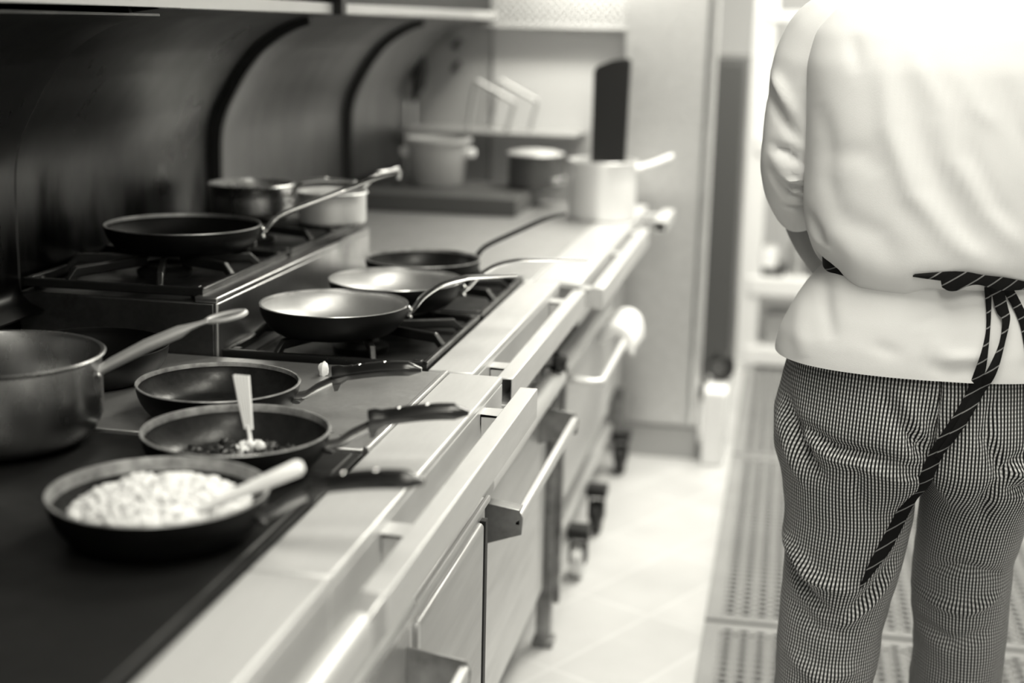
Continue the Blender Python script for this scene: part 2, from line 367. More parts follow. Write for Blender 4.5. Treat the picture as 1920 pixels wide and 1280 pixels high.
# raised back step
mb = MB().box(-1.314, -0.95, 2.238, 3.124, 0.80, 0.992)
rs = mb.build('back_step', M_['step_dark'], r2, 0.003)
MB().box(-0.985, -0.942, 2.236, 3.126, 0.992, 1.003).box(-0.951, -0.942, 2.236, 3.126, 0.872, 0.993).build('step_front', M_['step_front'], rs, 0.003)

def grate(x0, x1, y0, y1, zt, zb, parent):
    mb = MB(); w = 0.011; h = 0.016
    cx, cy = (x0 + x1) / 2, (y0 + y1) / 2
    zf = zt - 0.02
    for a in ((x0, x1, y0, y0 + w), (x0, x1, y1 - w, y1), (x0, x0 + w, y0, y1), (x1 - w, x1, y0, y1)): mb.box(*a, zf - h, zf)
    for px, py in ((x0 + 0.02, y0 + 0.02), (x1 - 0.02, y0 + 0.02), (x0 + 0.02, y1 - 0.02), (x1 - 0.02, y1 - 0.02)): mb.box(px - 0.008, px + 0.008, py - 0.008, py + 0.008, zb, zf)
    R = min(x1 - x0, y1 - y0) / 2
    for k in range(8):
        a = k * PI / 4 + PI / 8
        dx, dy = math.cos(a), math.sin(a)
        ro = min((x1 - x0) / 2 / max(abs(dx), 1e-3), (y1 - y0) / 2 / max(abs(dy), 1e-3)) - 0.004
        sx, sy = -dy * w / 2, dx * w / 2
        secs = [(0.045, zt - 0.018, zt), (ro - 0.02, zt - 0.018, zt), (ro, zf - h, zf)]
        mb.rings([[(cx + dx * r + sx, cy + dy * r + sy, lo), (cx + dx * r - sx, cy + dy * r - sy, lo), (cx + dx * r - sx, cy + dy * r - sy, hi), (cx + dx * r + sx, cy + dy * r + sy, hi)] for r, lo, hi in secs])
    g = mb.build('burner_grate', M_['grate'], parent, 0.0025)
    b = MB().lathe([(0, zb), (0.05, zb), (0.052, zb + 0.012), (0.035, zb + 0.02), (0.033, zb + 0.026), (0, zb + 0.027)], (cx, cy, 0), 32)
    b.build('burner', M_['cast'], parent)
grate(-0.942, -0.578, 2.25, 2.68, 0.93, 0.872, r2); grate(-0.942, -0.578, 2.69, 3.12, 0.93, 0.872, r2)
grate(-1.31, -0.975, 2.25, 2.68, 1.035, 0.992, r2); grate(-1.31, -0.975, 2.69, 3.12, 1.035, 0.992, r2)

# ------------------------------------------------------------------ flat plate range (far)
r3 = thing('flat_plate_range', (-0.9, 3.9, 0), 'far steel range with a flat pale top plate, on black wheels', 'range')
box('body', (-1.33, -0.52, 3.14, 4.62, 0.3, 0.86), M_['steel'], r3, 0.003)
box('top_plate', (-1.33, -0.56, 3.136, 4.62, 0.86, 0.9), M_['plate'], r3, 0.003)
mb = MB().box(-0.558, -0.45, 3.136, 4.62, 0.886, 0.9).box(-0.46, -0.45, 3.136, 4.62, 0.80, 0.887)
mb.build('front_ledge', M_['steel_top'], r3, 0.003)
box('back_step', (-1.33, -0.80, 4.17, 4.62, 0.9, 0.955), M_['dark_grey'], r3, 0.004)
rl3 = rail_bar(r3, -0.43, -0.40, 3.17, 4.18)
for yy in (3.17, 3.7, 4.1): bracket(rl3, -0.451, -0.429, yy)
open_tube(r3, -0.40, -0.362, 4.32, 4.62, 0.855, 0.89, 'guard_rail')
box('bracket', (-0.45, -0.40, 4.5, 4.55, 0.86, 0.885), M_['steel_satin'], r3)
mb = MB(); mb.tube([(-0.49, 3.15, 0.697), (-0.49, 3.16, 0.697), (-0.49, 3.9, 0.697), (-0.49, 3.91, 0.697)], [0.016, 0.024, 0.024, 0.016], 24)
mb.build('bullnose', M_['steel_top'], r3)
for yy in (3.3, 3.45, 3.6, 3.8): knob(r3, -0.52, yy, 0.77, 0.019, 'dark_grey')
d3 = box('oven_door', (-0.522, -0.503, 3.2, 4.2, 0.31, 0.67), M_['steel_satin'], r3, 0.006)
MB().tube([(-0.503, 3.325, 0.628), (-0.44, 3.325, 0.622), (-0.421, 3.34, 0.62), (-0.42, 3.37, 0.62), (-0.42, 4.03, 0.62), (-0.421, 4.06, 0.62), (-0.44, 4.075, 0.622), (-0.503, 4.075, 0.628)], 0.011, 12).build('handle', M_['steel_satin'], d3)
for (x, y) in ((-0.515, 3.15), (-0.515, 4.55), (-1.25, 3.2), (-1.25, 4.55)):
    if y < 3.17:
        mb = MB().box(x - 0.018, x + 0.018, y, y + 0.035, 0.02, 0.66).box(x + 0.01, x + 0.03, y + 0.04, y + 0.07, 0.1, 0.66).box(x - 0.025, x + 0.025, y - 0.003, y + 0.04, 0.0, 0.022)
    else: mb = MB().box(x - 0.02, x + 0.02, y, y + 0.04, 0.14, 0.3)
    mb.build('leg', M_['steel_worn'], r3, 0.002)
def caster(parent, x, y, m):
    mb = MB(); rings = []
    for k, r in ((-0.016, 0.044), (-0.012, 0.05), (0.012, 0.05), (0.016, 0.044)):
        rings.append([(x + k, y + r * math.cos(2 * PI * j / 24), 0.05 + r * math.sin(2 * PI * j / 24)) for j in range(24)])
    mb.rings(rings); c = mb.build('caster', M_[m], parent)
    MB().box(x - 0.024, x - 0.019, y - 0.022, y + 0.022, 0.045, 0.12).box(x + 0.019, x + 0.024, y - 0.022, y + 0.022, 0.045, 0.12).box(x - 0.03, x + 0.03, y - 0.03, y + 0.03, 0.116, 0.145).build('fork', M_['black'], c, 0.002)
caster(r3, -0.5, 3.62, 'steel_satin'); caster(r3, -0.5, 3.98, 'black'); caster(r3, -0.5, 4.57, 'black')
box('bottom_shelf', (-1.3, -0.53, 3.2, 4.58, 0.145, 0.175), M_['steel_satin'], r3, 0.003)

# ------------------------------------------------------------------ curved backguards and overshelves
PROF = [(-1.32, 0.99), (-1.32, 1.10), (-1.319, 1.17), (-1.315, 1.215), (-1.304, 1.255), (-1.286, 1.293), (-1.255, 1.345), (-1.232, 1.376), (-1.205, 1.406), (-1.162, 1.438), (-1.115, 1.462), (-1.075, 1.473), (-1.03, 1.4795)]
def smooth_prof(p, k=4):
    out = []
    for i in range(len(p) - 1):
        p0 = p[max(i - 1, 0)]; p1 = p[i]; p2 = p[i + 1]; p3 = p[min(i + 2, len(p) - 1)]
        for j in range(k):
            t = j / k
            out.append(tuple(0.5 * (2 * b + (c - a) * t + (2 * a - 5 * b + 4 * c - dd) * t * t + (-a + 3 * b - 3 * c + dd) * t ** 3) for a, b, c, dd in zip(p0, p1, p2, p3)))
    out.append(p[-1]); return out
SP = smooth_prof(PROF)
def offs(prof, k):
    P = [Vector((x, 0, z)) for x, z in prof]; out = []
    for i in range(len(P)):
        t = (P[min(i + 1, len(P) - 1)] - P[max(i - 1, 0)]).normalized(); out.append((P[i].x + t.z * k, P[i].z - t.x * k))
    return out
GL = [('near curved steel splash panel with a turned-out foot, behind the black solid top', 0.15, 2.236, 0.012),
      ('curved sooty steel splash panel behind the dark pan on the back burners', 2.25, 3.124, 0.0),
      ('curved steel splash panel just right of the back saucepan', 3.146, 4.132, 0.0),
      ('farthest curved steel splash panel, against the grey end wall', 4.154, 4.885, 0.0)]
for i, (lb, y0, y1, k) in enumerate(GL):
    g = thing('splash_panel', (-1.32, (y0 + y1) / 2, 0.99), lb, 'splash panel', 'curved splash panels along the wall')
    pr = offs(SP, k)
    if i == 0: pr = [(-1.262, 0.963), (-1.285, 0.972), (-1.301, 0.985), (-1.307, 1.0)] + pr[1:]
    MB().sheet(pr, y0, y1, 0.004, 25, 0.009 if i else 0.003).build('panel', M_['guard_soot' if i < 2 else 'guard'], g, angle=60)
    if i in (1, 2): MB().sheet(offs(SP[:-5], 0.016), y1 + 0.0005, y1 + 0.0215, 0.03).build('seam_strip', M_['black'], g, angle=60)
    if i == 0: MB().sheet(offs(SP[:-5], 0.006), y1 + 0.001, y1 + 0.013, 0.02).build('seam_strip', M_['black'], g, angle=60)
def overshelf(y0, y1, xl, lb, far=False):
    s = thing('overshelf', (-1.2, (y0 + y1) / 2, 1.481), lb, 'shelf', 'steel shelves over the splash panels')
    MB().box(-1.36, xl - 0.004, y0, y1, 1.487, 1.492).build('shelf_board', M_['steel_worn'], s)
    MB().box(xl - 0.004, xl, y0, y1, 1.481, 1.504).box(xl - 0.02, xl - 0.004, y0, y1, 1.481, 1.4845).build('front_lip', M_['steel_satin'], s, 0.003, seg=3)
overshelf(0.15, 2.232, -0.99, 'steel shelf edge at the top left, with a rounded end')
overshelf(2.24, 3.105, -1.02, 'bright steel shelf edge at the top, between the rounded end and a black gap')
overshelf(3.145, 4.89, -1.02, 'farthest steel shelf edge at the top, right of the black gap')
tag(MB().box(-1.03, -1.0, 3.106, 3.144, 1.478, 1.95).build('shelf_post', M_['black'], None, 0.003), 'black upright between the two bright shelf edges at the top', 'post')
tag(MB().box(-1.33, -1.03, 3.16, 4.85, 1.4935, 1.62).build('storage_tray', M_['black'], None, 0.01), 'long black tray lying on the farthest overhead shelf', 'tray')  # added black box that keeps the strip over the shelf dark

# ------------------------------------------------------------------ pans
def skillet_profile(R, rb, h, t=0.003, rimw=0.005):
    out = [(0, 0), (rb * 0.6, 0), (rb - 0.004, 0.0), (rb, 0.0015)]
    for k in range(1, 9):
        a = k / 8 * PI / 2
        out.append((rb + (R - rb) * math.sin(a) ** 1.15, h * (1 - math.cos(a)) ** 0.85))
    inn = [(max(r - t, 0), z + t * (0.9 if z < h * .7 else 0.1)) for r, z in out[::-1]]
    inn[0] = (R - t - 0.06 * rimw, h - 0.002); k = 1
    lip = []
    for q in range(len(inn) - 1):
        if inn[q][1] > h - rimw >= inn[q + 1][1]:
            f = (inn[q][1] - (h - rimw)) / (inn[q][1] - inn[q + 1][1]); lip = inn[:q + 1] + [(inn[q][0] + f * (inn[q + 1][0] - inn[q][0]), h - rimw)]; inn = inn[q + 1:]; break
    rim = [(R + 0.0012, h + 0.0008), (R + 0.0005, h + 0.0022), (R - t * 0.8, h + 0.0018)]
    prof = out + rim + lip + inn
    mis = [0] * (len(out) - 1) + [2] * (len(rim) + len(lip)) + [1] * (len(inn) + 1)
    return prof, mis[:len(prof) - 1]
def grip_handle(root, R, h):
    """bolted steel arm and a black moulded grip, pointing along +x"""
    arm = MB().tube([(R - 0.012, 0, h * 0.62), (R + 0.012, 0, h * 0.7), (R + 0.03, 0, h * 0.95), (R + 0.058, 0, h + 0.012)], [(0.017, 0.004), (0.014, 0.006), (0.0105, 0.007), (0.0095, 0.007)], 12, upv=(0, 0, 1))
    arm.tube([(R - 0.001, -0.018, h * 0.55), (R + 0.004, 0, h * 0.6), (R - 0.001, 0.018, h * 0.55)], [(0.008, 0.003)] * 3, 8)
    arm.build('handle_arm', M_['steel_worn'], root, world=False)
    L = 0.128; pts = []; rs = []
    x0 = R + 0.052; z0 = h + 0.012
    for k in range(15):
        t = k / 14
        pts.append((x0 + L * t, 0, z0 + 0.004 + 0.014 * math.sin(t * PI * 0.62)))
        w = 0.0115 + 0.0015 * math.sin(t * PI); hh = 0.010 + 0.001 * math.sin(t * PI)
        if k == 0: w, hh = 0.0145, 0.0145
        if k == 1: w, hh = 0.0145, 0.0145
        if k == 13: w, hh = 0.0095, 0.007
        if k == 14: w, hh = 0.005, 0.0035
        rs.append((w, hh))
    g = MB().tube(pts, rs, 16, upv=(0, 0, 1))
    g.rings([[(x0 - 0.002, -0.012, z0), (x0 - 0.002, 0.012, z0), (x0 + 0.016, 0.011, z0 + 0.004), (x0 + 0.016, -0.011, z0 + 0.004)], [(x0 + 0.001, -0.003, z0 - 0.019), (x0 + 0.001, 0.003, z0 - 0.019), (x0 + 0.006, 0.003, z0 - 0.018), (x0 + 0.006, -0.003, z0 - 0.018)]])
    go = g.build('handle', M_['black_gloss'], root, world=False)
    for t in (0.3, 0.62):
        k = int(t * 14); p = pts[k]; MB().blob((p[0], 0, p[2] + rs[k][1] * 0.96), (0.004, 0.004, 0.002), 0, 10, 6).build('rivet', M_['steel_bright'], go, world=False)
    sl = MB()
    for t0, t1 in ((0.12, 0.27), (0.36, 0.58), (0.66, 0.86)):
        q = [pts[int(t0 * 14 + (t1 - t0) * 14 * j / 3)] for j in range(4)]
        sl.tube([(a[0], 0, a[2] + 0.0105) for a in q], [(0.004, 0.0012)] * 4, 8, upv=(0, 0, 1))
    sl.build('groove', M_['black'], go, world=False)
def strap_handle(root, R, h, L, rise, m, w=0.011, rivets=True, hook=False, start=0.55, straight=False):
    pts = [(R - 0.003, 0, h * start), (R + 0.012, 0, h * 0.75), (R + 0.03, 0, h + 0.008), (R + 0.06, 0, h + 0.008 + rise * 0.45), (R + 0.1, 0, h + rise * 0.75 + 0.006), (R + L * 0.6, 0, h + rise * 0.95), (R + L, 0, h + rise)]
    if straight: pts = [(R - 0.003, 0, h * start), (R + 0.012, 0, h * 0.8), (R + 0.025, 0, h + 0.006), (R + 0.05, 0, h + 0.012 + rise * 0.1), (R + L * .5, 0, h + 0.012 + rise * 0.42), (R + L * 0.8, 0, h + 0.01 + rise * 0.75), (R + L, 0, h + rise)]
    rs = [(w * 1.9, 0.003), (w * 1.3, 0.0035), (w * 0.9, 0.0045), (w * 0.85, 0.005), (w * 0.95, 0.005), (w, 0.0045), (w * 0.8, 0.003)]
    sp = smooth_prof([tuple(p) for p in pts], 4); sr = smooth_prof(rs, 4)
    mb = MB().tube(sp, sr, 12, upv=(0, 0, 1))
    if hook:
        e = Vector(pts[-1])
        mb.tube([e, e + Vector((0.015, 0, 0.002)), e + Vector((0.022, 0, -0.008)), e + Vector((0.018, 0, -0.022))], [(w * .8, .004)] * 4, 10, upv=(0, 1, 0.3))
    ho = mb.build('handle', M_[m], root, world=False, angle=60)
    if rivets:
        for yy, zz in ((-0.015, 0.5), (0.015, 0.5), (0, 0.78)):
            MB().blob((R + 0.003, yy, h * zz), (0.004, 0.004, 0.004), 0, 8, 6).build('rivet', M_['steel_bright'], ho, world=False)
    return ho
def pan(name, c, zbase, R, rb, h, rz, label, mats, group=None, cat='frying pan', rimw=0.004):
    root = thing(name, (c[0], c[1], zbase), label, cat, group, rz)
    prof, mis = skillet_profile(R, rb, h, rimw=rimw)
    MB().lathe(prof, n=72, mis=mis).build('pan_body', [M_[k] for k in mats], root, world=False, angle=35)
    return root
DARK = ('pan_out', 'pan_in', 'pan_rim'); STEEL = ('pan_out', 'pan_steel', 'steel_bright')
GP = 'dark frying pans along the front'
p1 = pan('frying_pan', (-0.80, 1.895), 0.9015, 0.118, 0.088, 0.047, 0.14, 'dark frying pan with black grip, empty and greasy, beside the big saucepan', DARK, GP); grip_handle(p1, 0.118, 0.047)
p2 = pan('frying_pan', (-0.683, 1.672), 0.898, 0.121, 0.088, 0.05, 0.20, 'dark frying pan with black grip, a ribbed spoon standing in browned scraps', DARK, GP, rimw=0.008); grip_handle(p2, 0.121, 0.05)
p3 = pan('frying_pan', (-0.672, 1.416), 0.898, 0.122, 0.09, 0.052, 0.07, 'nearest frying pan, heaped with white food, its dark grip out of focus', DARK, GP, rimw=0.013); grip_handle(p3, 0.122, 0.052)
p4 = pan('frying_pan', (-0.773, 2.352), 0.9315, 0.130, 0.095, 0.05, 0.45, 'black frying pan with bright steel inside and curved strap handle, on the nearest front burner', STEEL, 'frying pans on the front burners'); strap_handle(p4, 0.130, 0.05, 0.2, 0.043, 'steel_bright', 0.013)
p5 = pan('frying_pan', (-0.735, 2.615), 0.9315, 0.129, 0.092, 0.05, 0.215, 'steel-lined frying pan behind the curved strap handle, second on the front burners', STEEL, 'frying pans on the front burners'); strap_handle(p5, 0.129, 0.05, 0.24, 0.045, 'steel_bright', 0.012)
p6 = pan('frying_pan', (-0.752, 2.885), 0.9315, 0.122, 0.09, 0.048, 0.80, 'farthest frying pan on the front burners, dark with a long thin dark handle', DARK, 'frying pans on the front burners'); strap_handle(p6, 0.122, 0.048, 0.25, 0.075, 'cast', 0.008, straight=True)
p7 = pan('frying_pan', (-1.128, 2.52), 1.0365, 0.146, 0.115, 0.045, 0.447, 'large black frying pan on the raised back burner, with a long pale strap handle', ('pan_out', 'pan_out', 'steel_worn')); strap_handle(p7, 0.146, 0.045, 0.26, 0.095, 'steel_bright', 0.011, straight=True)
wk = pan('frying_pan', (-1.075, 2.03), 0.9015, 0.125, 0.085, 0.055, 2.6, 'black pan half hidden behind the big steel saucepan', ('pan_out', 'pan_out', 'pan_out'))
def saucepan(c, z, R, h, label, m='pot_steel', rz=0, round_=0.03, rim=0.004, cat='saucepan', name='saucepan'):
    root = thing(name, (c[0], c[1], z), label, cat, None, rz)
    out = [(0, 0), (R - round_ - 0.002, 0)]
    for k in range(1, 8):
        a = k / 7 * PI / 2; out.append((R - round_ + round_ * math.sin(a), round_ * (1 - math.cos(a))))
    out += [(R, h * 0.6), (R, h - 0.004), (R + rim * 0.6, h - 0.001), (R + rim, h + 0.001), (R + rim * 0.6, h + 0.003), (R - 0.001, h + 0.002), (R - 0.003, h - 0.004), (R - 0.003, h * 0.5)]
    for k in range(0, 8):
        a = (7 - k) / 7 * PI / 2; out.append((R - round_ - 0.003 + round_ * math.sin(a), 0.003 + round_ * (1 - math.cos(a))))
    out.append((0, 0.003))
    MB().lathe(out, n=72).build('pot_body', M_[m], root, world=False, angle=40)
    return root
s1 = saucepan((-1.03, 1.69), 0.9012, 0.137, 0.12, 'big steel saucepan at the left edge, its long tubular handle reaching over the range', rz=0.23, round_=0.045, rim=0.006)
L0 = 0.137
pts = [(L0 - 0.002, 0, 0.098), (L0 + 0.018, 0, 0.110), (L0 + 0.065, 0, 0.135), (L0 + 0.108, 0, 0.154), (L0 + 0.123, 0, 0.161), (L0 + 0.136, 0, 0.166), (L0 + 0.147, 0, 0.17)]
rs = [(0.009, 0.006), (0.0095, 0.008), (0.0105, 0.009), (0.011, 0.0085), (0.01, 0.0045), (0.0085, 0.003), (0.0085, 0.003)]
hh = MB().tube(pts, rs, 16, upv=(0, 0, 1))
e = pts[-1]
hh.tube([(e[0] + 0.024 - 0.026 * math.cos(a), 0.0062 * math.sin(a), e[2] + 0.006 - 0.006 * math.cos(a) + 0.003 * math.sin(a)) for a in [2 * PI * k / 20 for k in range(21)]], 0.0036, 8)
ho = hh.build('handle', M_['steel_satin'], s1, world=False, angle=60)
MB().blob((L0 + 0.002, 0.012, 0.095), (0.003, 0.004, 0.004), 0, 8, 6).build('rivet', M_['steel_bright'], ho, world=False)
MB().blob((L0 + 0.002, -0.012, 0.095), (0.003, 0.004, 0.004), 0, 8, 6).build('rivet', M_['steel_bright'], ho, world=False)
s2 = saucepan((-1.178, 3.0), 1.0365, 0.093, 0.07, 'small steel saucepan at the back of the raised burners, right against the splash panel', rz=-0.2, round_=0.015, m='pot_steel')
strap_handle(s2, 0.093, 0.07, 0.17, 0.022, 'steel_bright', 0.009, start=0.8)
s3 = saucepan((-0.975, 2.955), 1.0365, 0.074, 0.066, 'little pale saucepan with a hooked handle on the far front corner of the raised burners', rz=1.1, round_=0.008, m='steel_satin')
strap_handle(s3, 0.074, 0.066, 0.12, 0.035, 'steel', 0.007, hook=True, start=0.85)

# food and spoons
mb = MB()
for k in range(950):
    r = 0.099 * math.sqrt(random.random()); a = random.random() * 2 * PI
    hgt = 0.026 + 0.035 * (1 - (r / 0.105) ** 2) + 0.006 * noise.noise(Vector((r * math.cos(a) * 40, r * math.sin(a) * 40, 3)))
    zz = hgt - random.random() * 0.008
    mb.blob((-0.668 + r * math.cos(a), 1.414 + r * math.sin(a), 0.9 + zz), (0.0045 + 0.0035 * random.random(), 0.0045 + 0.003 * random.random(), 0.0045), 0.3, 7, 5)
mb.lathe([(0, 0.006), (0.09, 0.006), (0.1, 0.02), (0.09, 0.033), (0.05, 0.05), (0, 0.056)], (-0.668, 1.414, 0.9), 40)
tag(mb.build('chopped_food', M_['food'], None, angle=80), 'heap of chopped white food in the nearest frying pan', 'food', kind='stuff')
mb = MB()
for k in range(90):
    r = 0.078 * math.sqrt(random.random()); a = random.random() * 2 * PI
    mb.mi = 1 if random.random() < 0.1 else 0
    mb.blob((-0.672 + r * math.cos(a), 1.672 + r * math.sin(a), 0.909 + 0.004 * random.random()), (0.004 + 0.008 * random.random(), 0.004 + 0.006 * random.random(), 0.004 + 0.005 * random.random()), 0.5, 7, 5)
mb.mi = 1
for k in range(7): mb.blob((-0.672 + random.uniform(-.016, .016), 1.705 + random.uniform(-.014, .014), 0.913 + random.uniform(0, .008)), 0.0075, 0.3, 8, 6)
tag(mb.build('browned_scraps', [M_['food_dark'], M_['food']], None, angle=80), 'browned scraps and white bits in the pan with the ribbed spoon', 'food', kind='stuff')
# ribbed spoon standing in the second pan
sp = thing('spoon', (-0.672, 1.70, 0.905), 'pale ribbed-handled spoon standing upright in the pan of browned scraps', 'spoon')
A = Vector((-0.676, 1.705, 0.915)); B = Vector((-0.695, 1.722, 1.008))
mb = MB(); dirv = (B - A)
for k in range(5):
    o_ = (k - 2) * 0.0046
    mb.tube([A + dirv * 0.25 + Vector((o_ * 0.45, 0, 0)), A + dirv * 0.6 + Vector((o_ * 0.75, -0.0005, 0)), B + Vector((o_, 0, 0))], [0.0026, 0.0028, 0.003], 8)
mb.tube([A + dirv * 0.0, A + dirv * 0.3], [(0.0035, 0.003), (0.0045, 0.003)], 10)
mb.build('handle', M_['white_paint'], sp)
MB().blob(A + Vector((0.004, -0.004, -0.006)), (0.016, 0.012, 0.005), 0.05, 14, 8).build('bowl', M_['steel_bright'], sp)
sp = thing('spoon', (-0.598, 1.385, 0.945), 'thick white-handled spoon resting in the heap of white food', 'spoon')
A = Vector((-0.605, 1.375, 0.948)); B = Vector((-0.497, 1.40, 0.998))
MB().tube([A, A + (B - A) * 0.3, A + (B - A) * 0.7, A + (B - A) * 0.96, B], [(0.006, .005), (0.0075, .006), (0.010, .008), (0.0115, .009), (0.008, .006)], 14, upv=(0, 0, 1)).build('handle', M_['white_paint'], sp)
MB().blob(A + Vector((-0.022, -0.005, -0.007)), (0.026, 0.018, 0.007), 0.02, 16, 8).build('bowl', M_['white_paint'], sp)
tag(MB().blob((-0.727, 2.155, 0.912), (0.009, 0.008, 0.012), 0.15, 12, 8).build('garlic_clove', M_['food'], None), 'small white clove lying at the edge of the burners behind the black grip', 'garlic')

# ------------------------------------------------------------------ far end of the line
st = saucepan((-0.553, 4.25), 0.901, 0.102, 0.172, 'bright straight-sided stockpot on the far end of the ranges', m='pot_white', rz=0.0, round_=0.01, name='stockpot', cat='pot')
MB().tube([(0.1, 0.0, 0.15), (0.15, 0.02, 0.165), (0.205, 0.04, 0.188)], 0.012, 12).build('handle', M_['pot_white'], st, world=False)
MB().tube([(-0.1, -0.04, 0.11), (-0.14, -0.045, 0.105), (-0.155, -0.01, 0.105), (-0.145, 0.03, 0.105), (-0.1, 0.035, 0.11)], 0.008, 10).build('side_handle', M_['steel_bright'], st, world=False)
mb = MB().prism([(-0.593, 0.92), (-0.493, 0.92), (-0.484, 1.372), (-0.499, 1.375), (-0.537, 1.369), (-0.585, 1.350), (-0.594, 1.335)], 4.268, 4.292)
tag(mb.build('paddle_board', M_['black'], None, 0.004), 'tall black board standing upright in the stockpot', 'board')
bp = saucepan((-0.80, 4.48), 0.956, 0.085, 0.105, 'dark round pan with a bright lid, between the white tub and the stockpot', m='dark_grey', rz=0, round_=0.01, name='lidded_pan', cat='pan')
MB().lathe([(0, 0.125), (0.02, 0.124), (0.06, 0.12), (0.09, 0.112), (0.092, 0.108), (0, 0.108)], n=48).build('lid', M_['steel_satin'], bp, world=False)
tb = thing('tub', (-1.115, 4.46, 0.956), 'round white plastic tub with side lugs on the dark ledge at the far end', 'tub')
MB().lathe([(0, 0), (0.075, 0), (0.08, 0.005), (0.098, 0.135), (0.108, 0.135), (0.11, 0.142), (0.108, 0.15), (0.097, 0.15), (0.094, 0.14), (0.076, 0.008), (0, 0.006)], n=48).build('tub_body', M_['white_plastic'], tb, world=False)
for s in (-1, 1):
    MB().box(s * 0.105 - 0.017, s * 0.105 + 0.017, -0.02, 0.02, 0.09, 0.118).build('lug', M_['white_paint'], tb, 0.008, world=False, seg=3)
ws = thing('wall_shelf', (-1.0, 4.78, 1.11), 'thin steel shelf on the end wall above the white tub', 'shelf')
MB().box(-1.3, -0.70, 4.64, 4.925, 1.108, 1.112).box(-1.3, -0.70, 4.64, 4.644, 1.105, 1.112).build('board', M_['grey_wall'], ws)
wr = thing('wire_stand', (-0.97, 4.72, 1.112), 'pale wire stand with two slanted hoops on the end-wall shelf', 'stand')
for k, (ya, dx) in enumerate(((4.7, 0.0), (4.8, 0.06))):
    MB().tube([(-1.072 + dx, ya, 1.112), (-1.05 + dx, ya, 1.27), (-1.043 + dx, ya, 1.278), (-0.922 + dx, ya, 1.216), (-0.915 + dx, ya, 1.205), (-0.94 + dx, ya, 1.112)], 0.0075, 10).build('hoop', M_['grey_wall'], wr)
tp = thing('wall_tap', (-1.29, 4.86, 0.96), 'dark spray tap with upright pipes on the end wall, beside the last splash panel', 'tap')
MB().tube([(-1.315, 4.8, 0.95), (-1.315, 4.8, 1.2), (-1.30, 4.8, 1.225), (-1.28, 4.8, 1.23)], 0.007, 10).tube([(-1.285, 4.8, 0.98), (-1.285, 4.8, 1.2)], 0.006, 10).build('pipe', M_['steel_bright'], tp)
MB().tube([(-1.285, 4.8, 1.2), (-1.282, 4.8, 1.225), (-1.27, 4.8, 1.255), (-1.265, 4.8, 1.3), (-1.262, 4.8, 1.35), (-1.26, 4.8, 1.37)], [0.008, 0.015, 0.024, 0.024, 0.014, 0.008], 14).build('spray_head', M_['black'], tp)
MB().box(-1.30, -1.235, 4.78, 4.82, 1.055, 1.07).build('valve', M_['black'], tp, 0.004)
for zz, lb in ((1.385, 'upper dark hook on the grey end wall'), (1.31, 'lower dark hook on the grey end wall')):
    tag(MB().tube([(-1.17, 4.93, zz), (-1.165, 4.88, zz), (-1.15, 4.86, zz + 0.01), (-1.14, 4.86, zz + 0.028)], [0.014, 0.013, 0.012, 0.01], 10).build('wall_hook', M_['dark_grey'], None), lb, 'hook', 'hooks on the end wall')
vf = thing('grease_filter', (-0.85, 4.86, 1.47), 'perforated pale filter panel high on the end wall', 'filter')
mb = MB(); nx, nz = 18, 14; x0, x1, z0, z1 = -1.05, -0.575, 1.468, 1.85
cw, ch = (x1 - x0) / nx, (z1 - z0) / nz
for i in range(nx):
    for j in range(nz):
        cx, cz = x0 + (i + .5) * cw, z0 + (j + .5) * ch; k = 8; b = len(mb.v)
        for q in range(k):
            a = 2 * PI * (q + .5) / k; c_, s_ = math.cos(a), math.sin(a); m_ = max(abs(c_), abs(s_))
            mb.v.append((cx + c_ / m_ * cw / 2, 4.86, cz + s_ / m_ * ch / 2))
            mb.v.append((cx + c_ * cw * 0.3, 4.86, cz + s_ * ch * 0.3)); mb.v.append((cx + c_ * cw * 0.3, 4.87, cz + s_ * ch * 0.3))
        for q in range(k):
            q2 = (q + 1) % k
            mb.face((b + 3 * q, b + 3 * q2, b + 3 * q2 + 1, b + 3 * q + 1)); mb.face((b + 3 * q + 1, b + 3 * q2 + 1, b + 3 * q2 + 2, b + 3 * q + 2))
mb.build('perforated_face', M_['filter_face'], vf)
MB().box(x0 - 0.01, x1 + 0.01, 4.875, 4.92, z0 - 0.005, z1 + 0.01).box(x0 - 0.012, x1 + 0.012, 4.858, 4.92, z0 - 0.012, z0).build('frame', M_['steel_satin'], vf)

# towel on the far handle
tw = MB(); secs = []
for k in range(13):
    y = 3.80 + 0.27 * k / 12; row = []
    w = 0.004 * math.sin(k * 1.9) + 0.003 * math.sin(k * 4.1)
    path = [(-0.492 + w, 0.60 + 0.01 * math.sin(k)), (-0.488, 0.64), (-0.465 + w, 0.668 + w), (-0.43, 0.672 - w), (-0.402, 0.655), (-0.392 + w, 0.62), (-0.391 + w, 0.585 - 0.012 * math.sin(k * 1.3))]
    inner = [(-0.401 + w, 0.585 - 0.012 * math.sin(k * 1.3)), (-0.406, 0.618), (-0.415, 0.638), (-0.432, 0.648), (-0.46, 0.645), (-0.474, 0.63), (-0.48 + w, 0.60 + 0.01 * math.sin(k))]
    secs.append([(x, y, z) for x, z in path + inner])
tw.rings(secs)
two = tw.build('towel', M_['cloth'], None, angle=80); tag(two, 'bright white cloth bunched over the far end of the looped oven handle', 'cloth')
ss = two.modifiers.new('subdivision', 'SUBSURF'); ss.levels = 2; ss.render_levels = 2

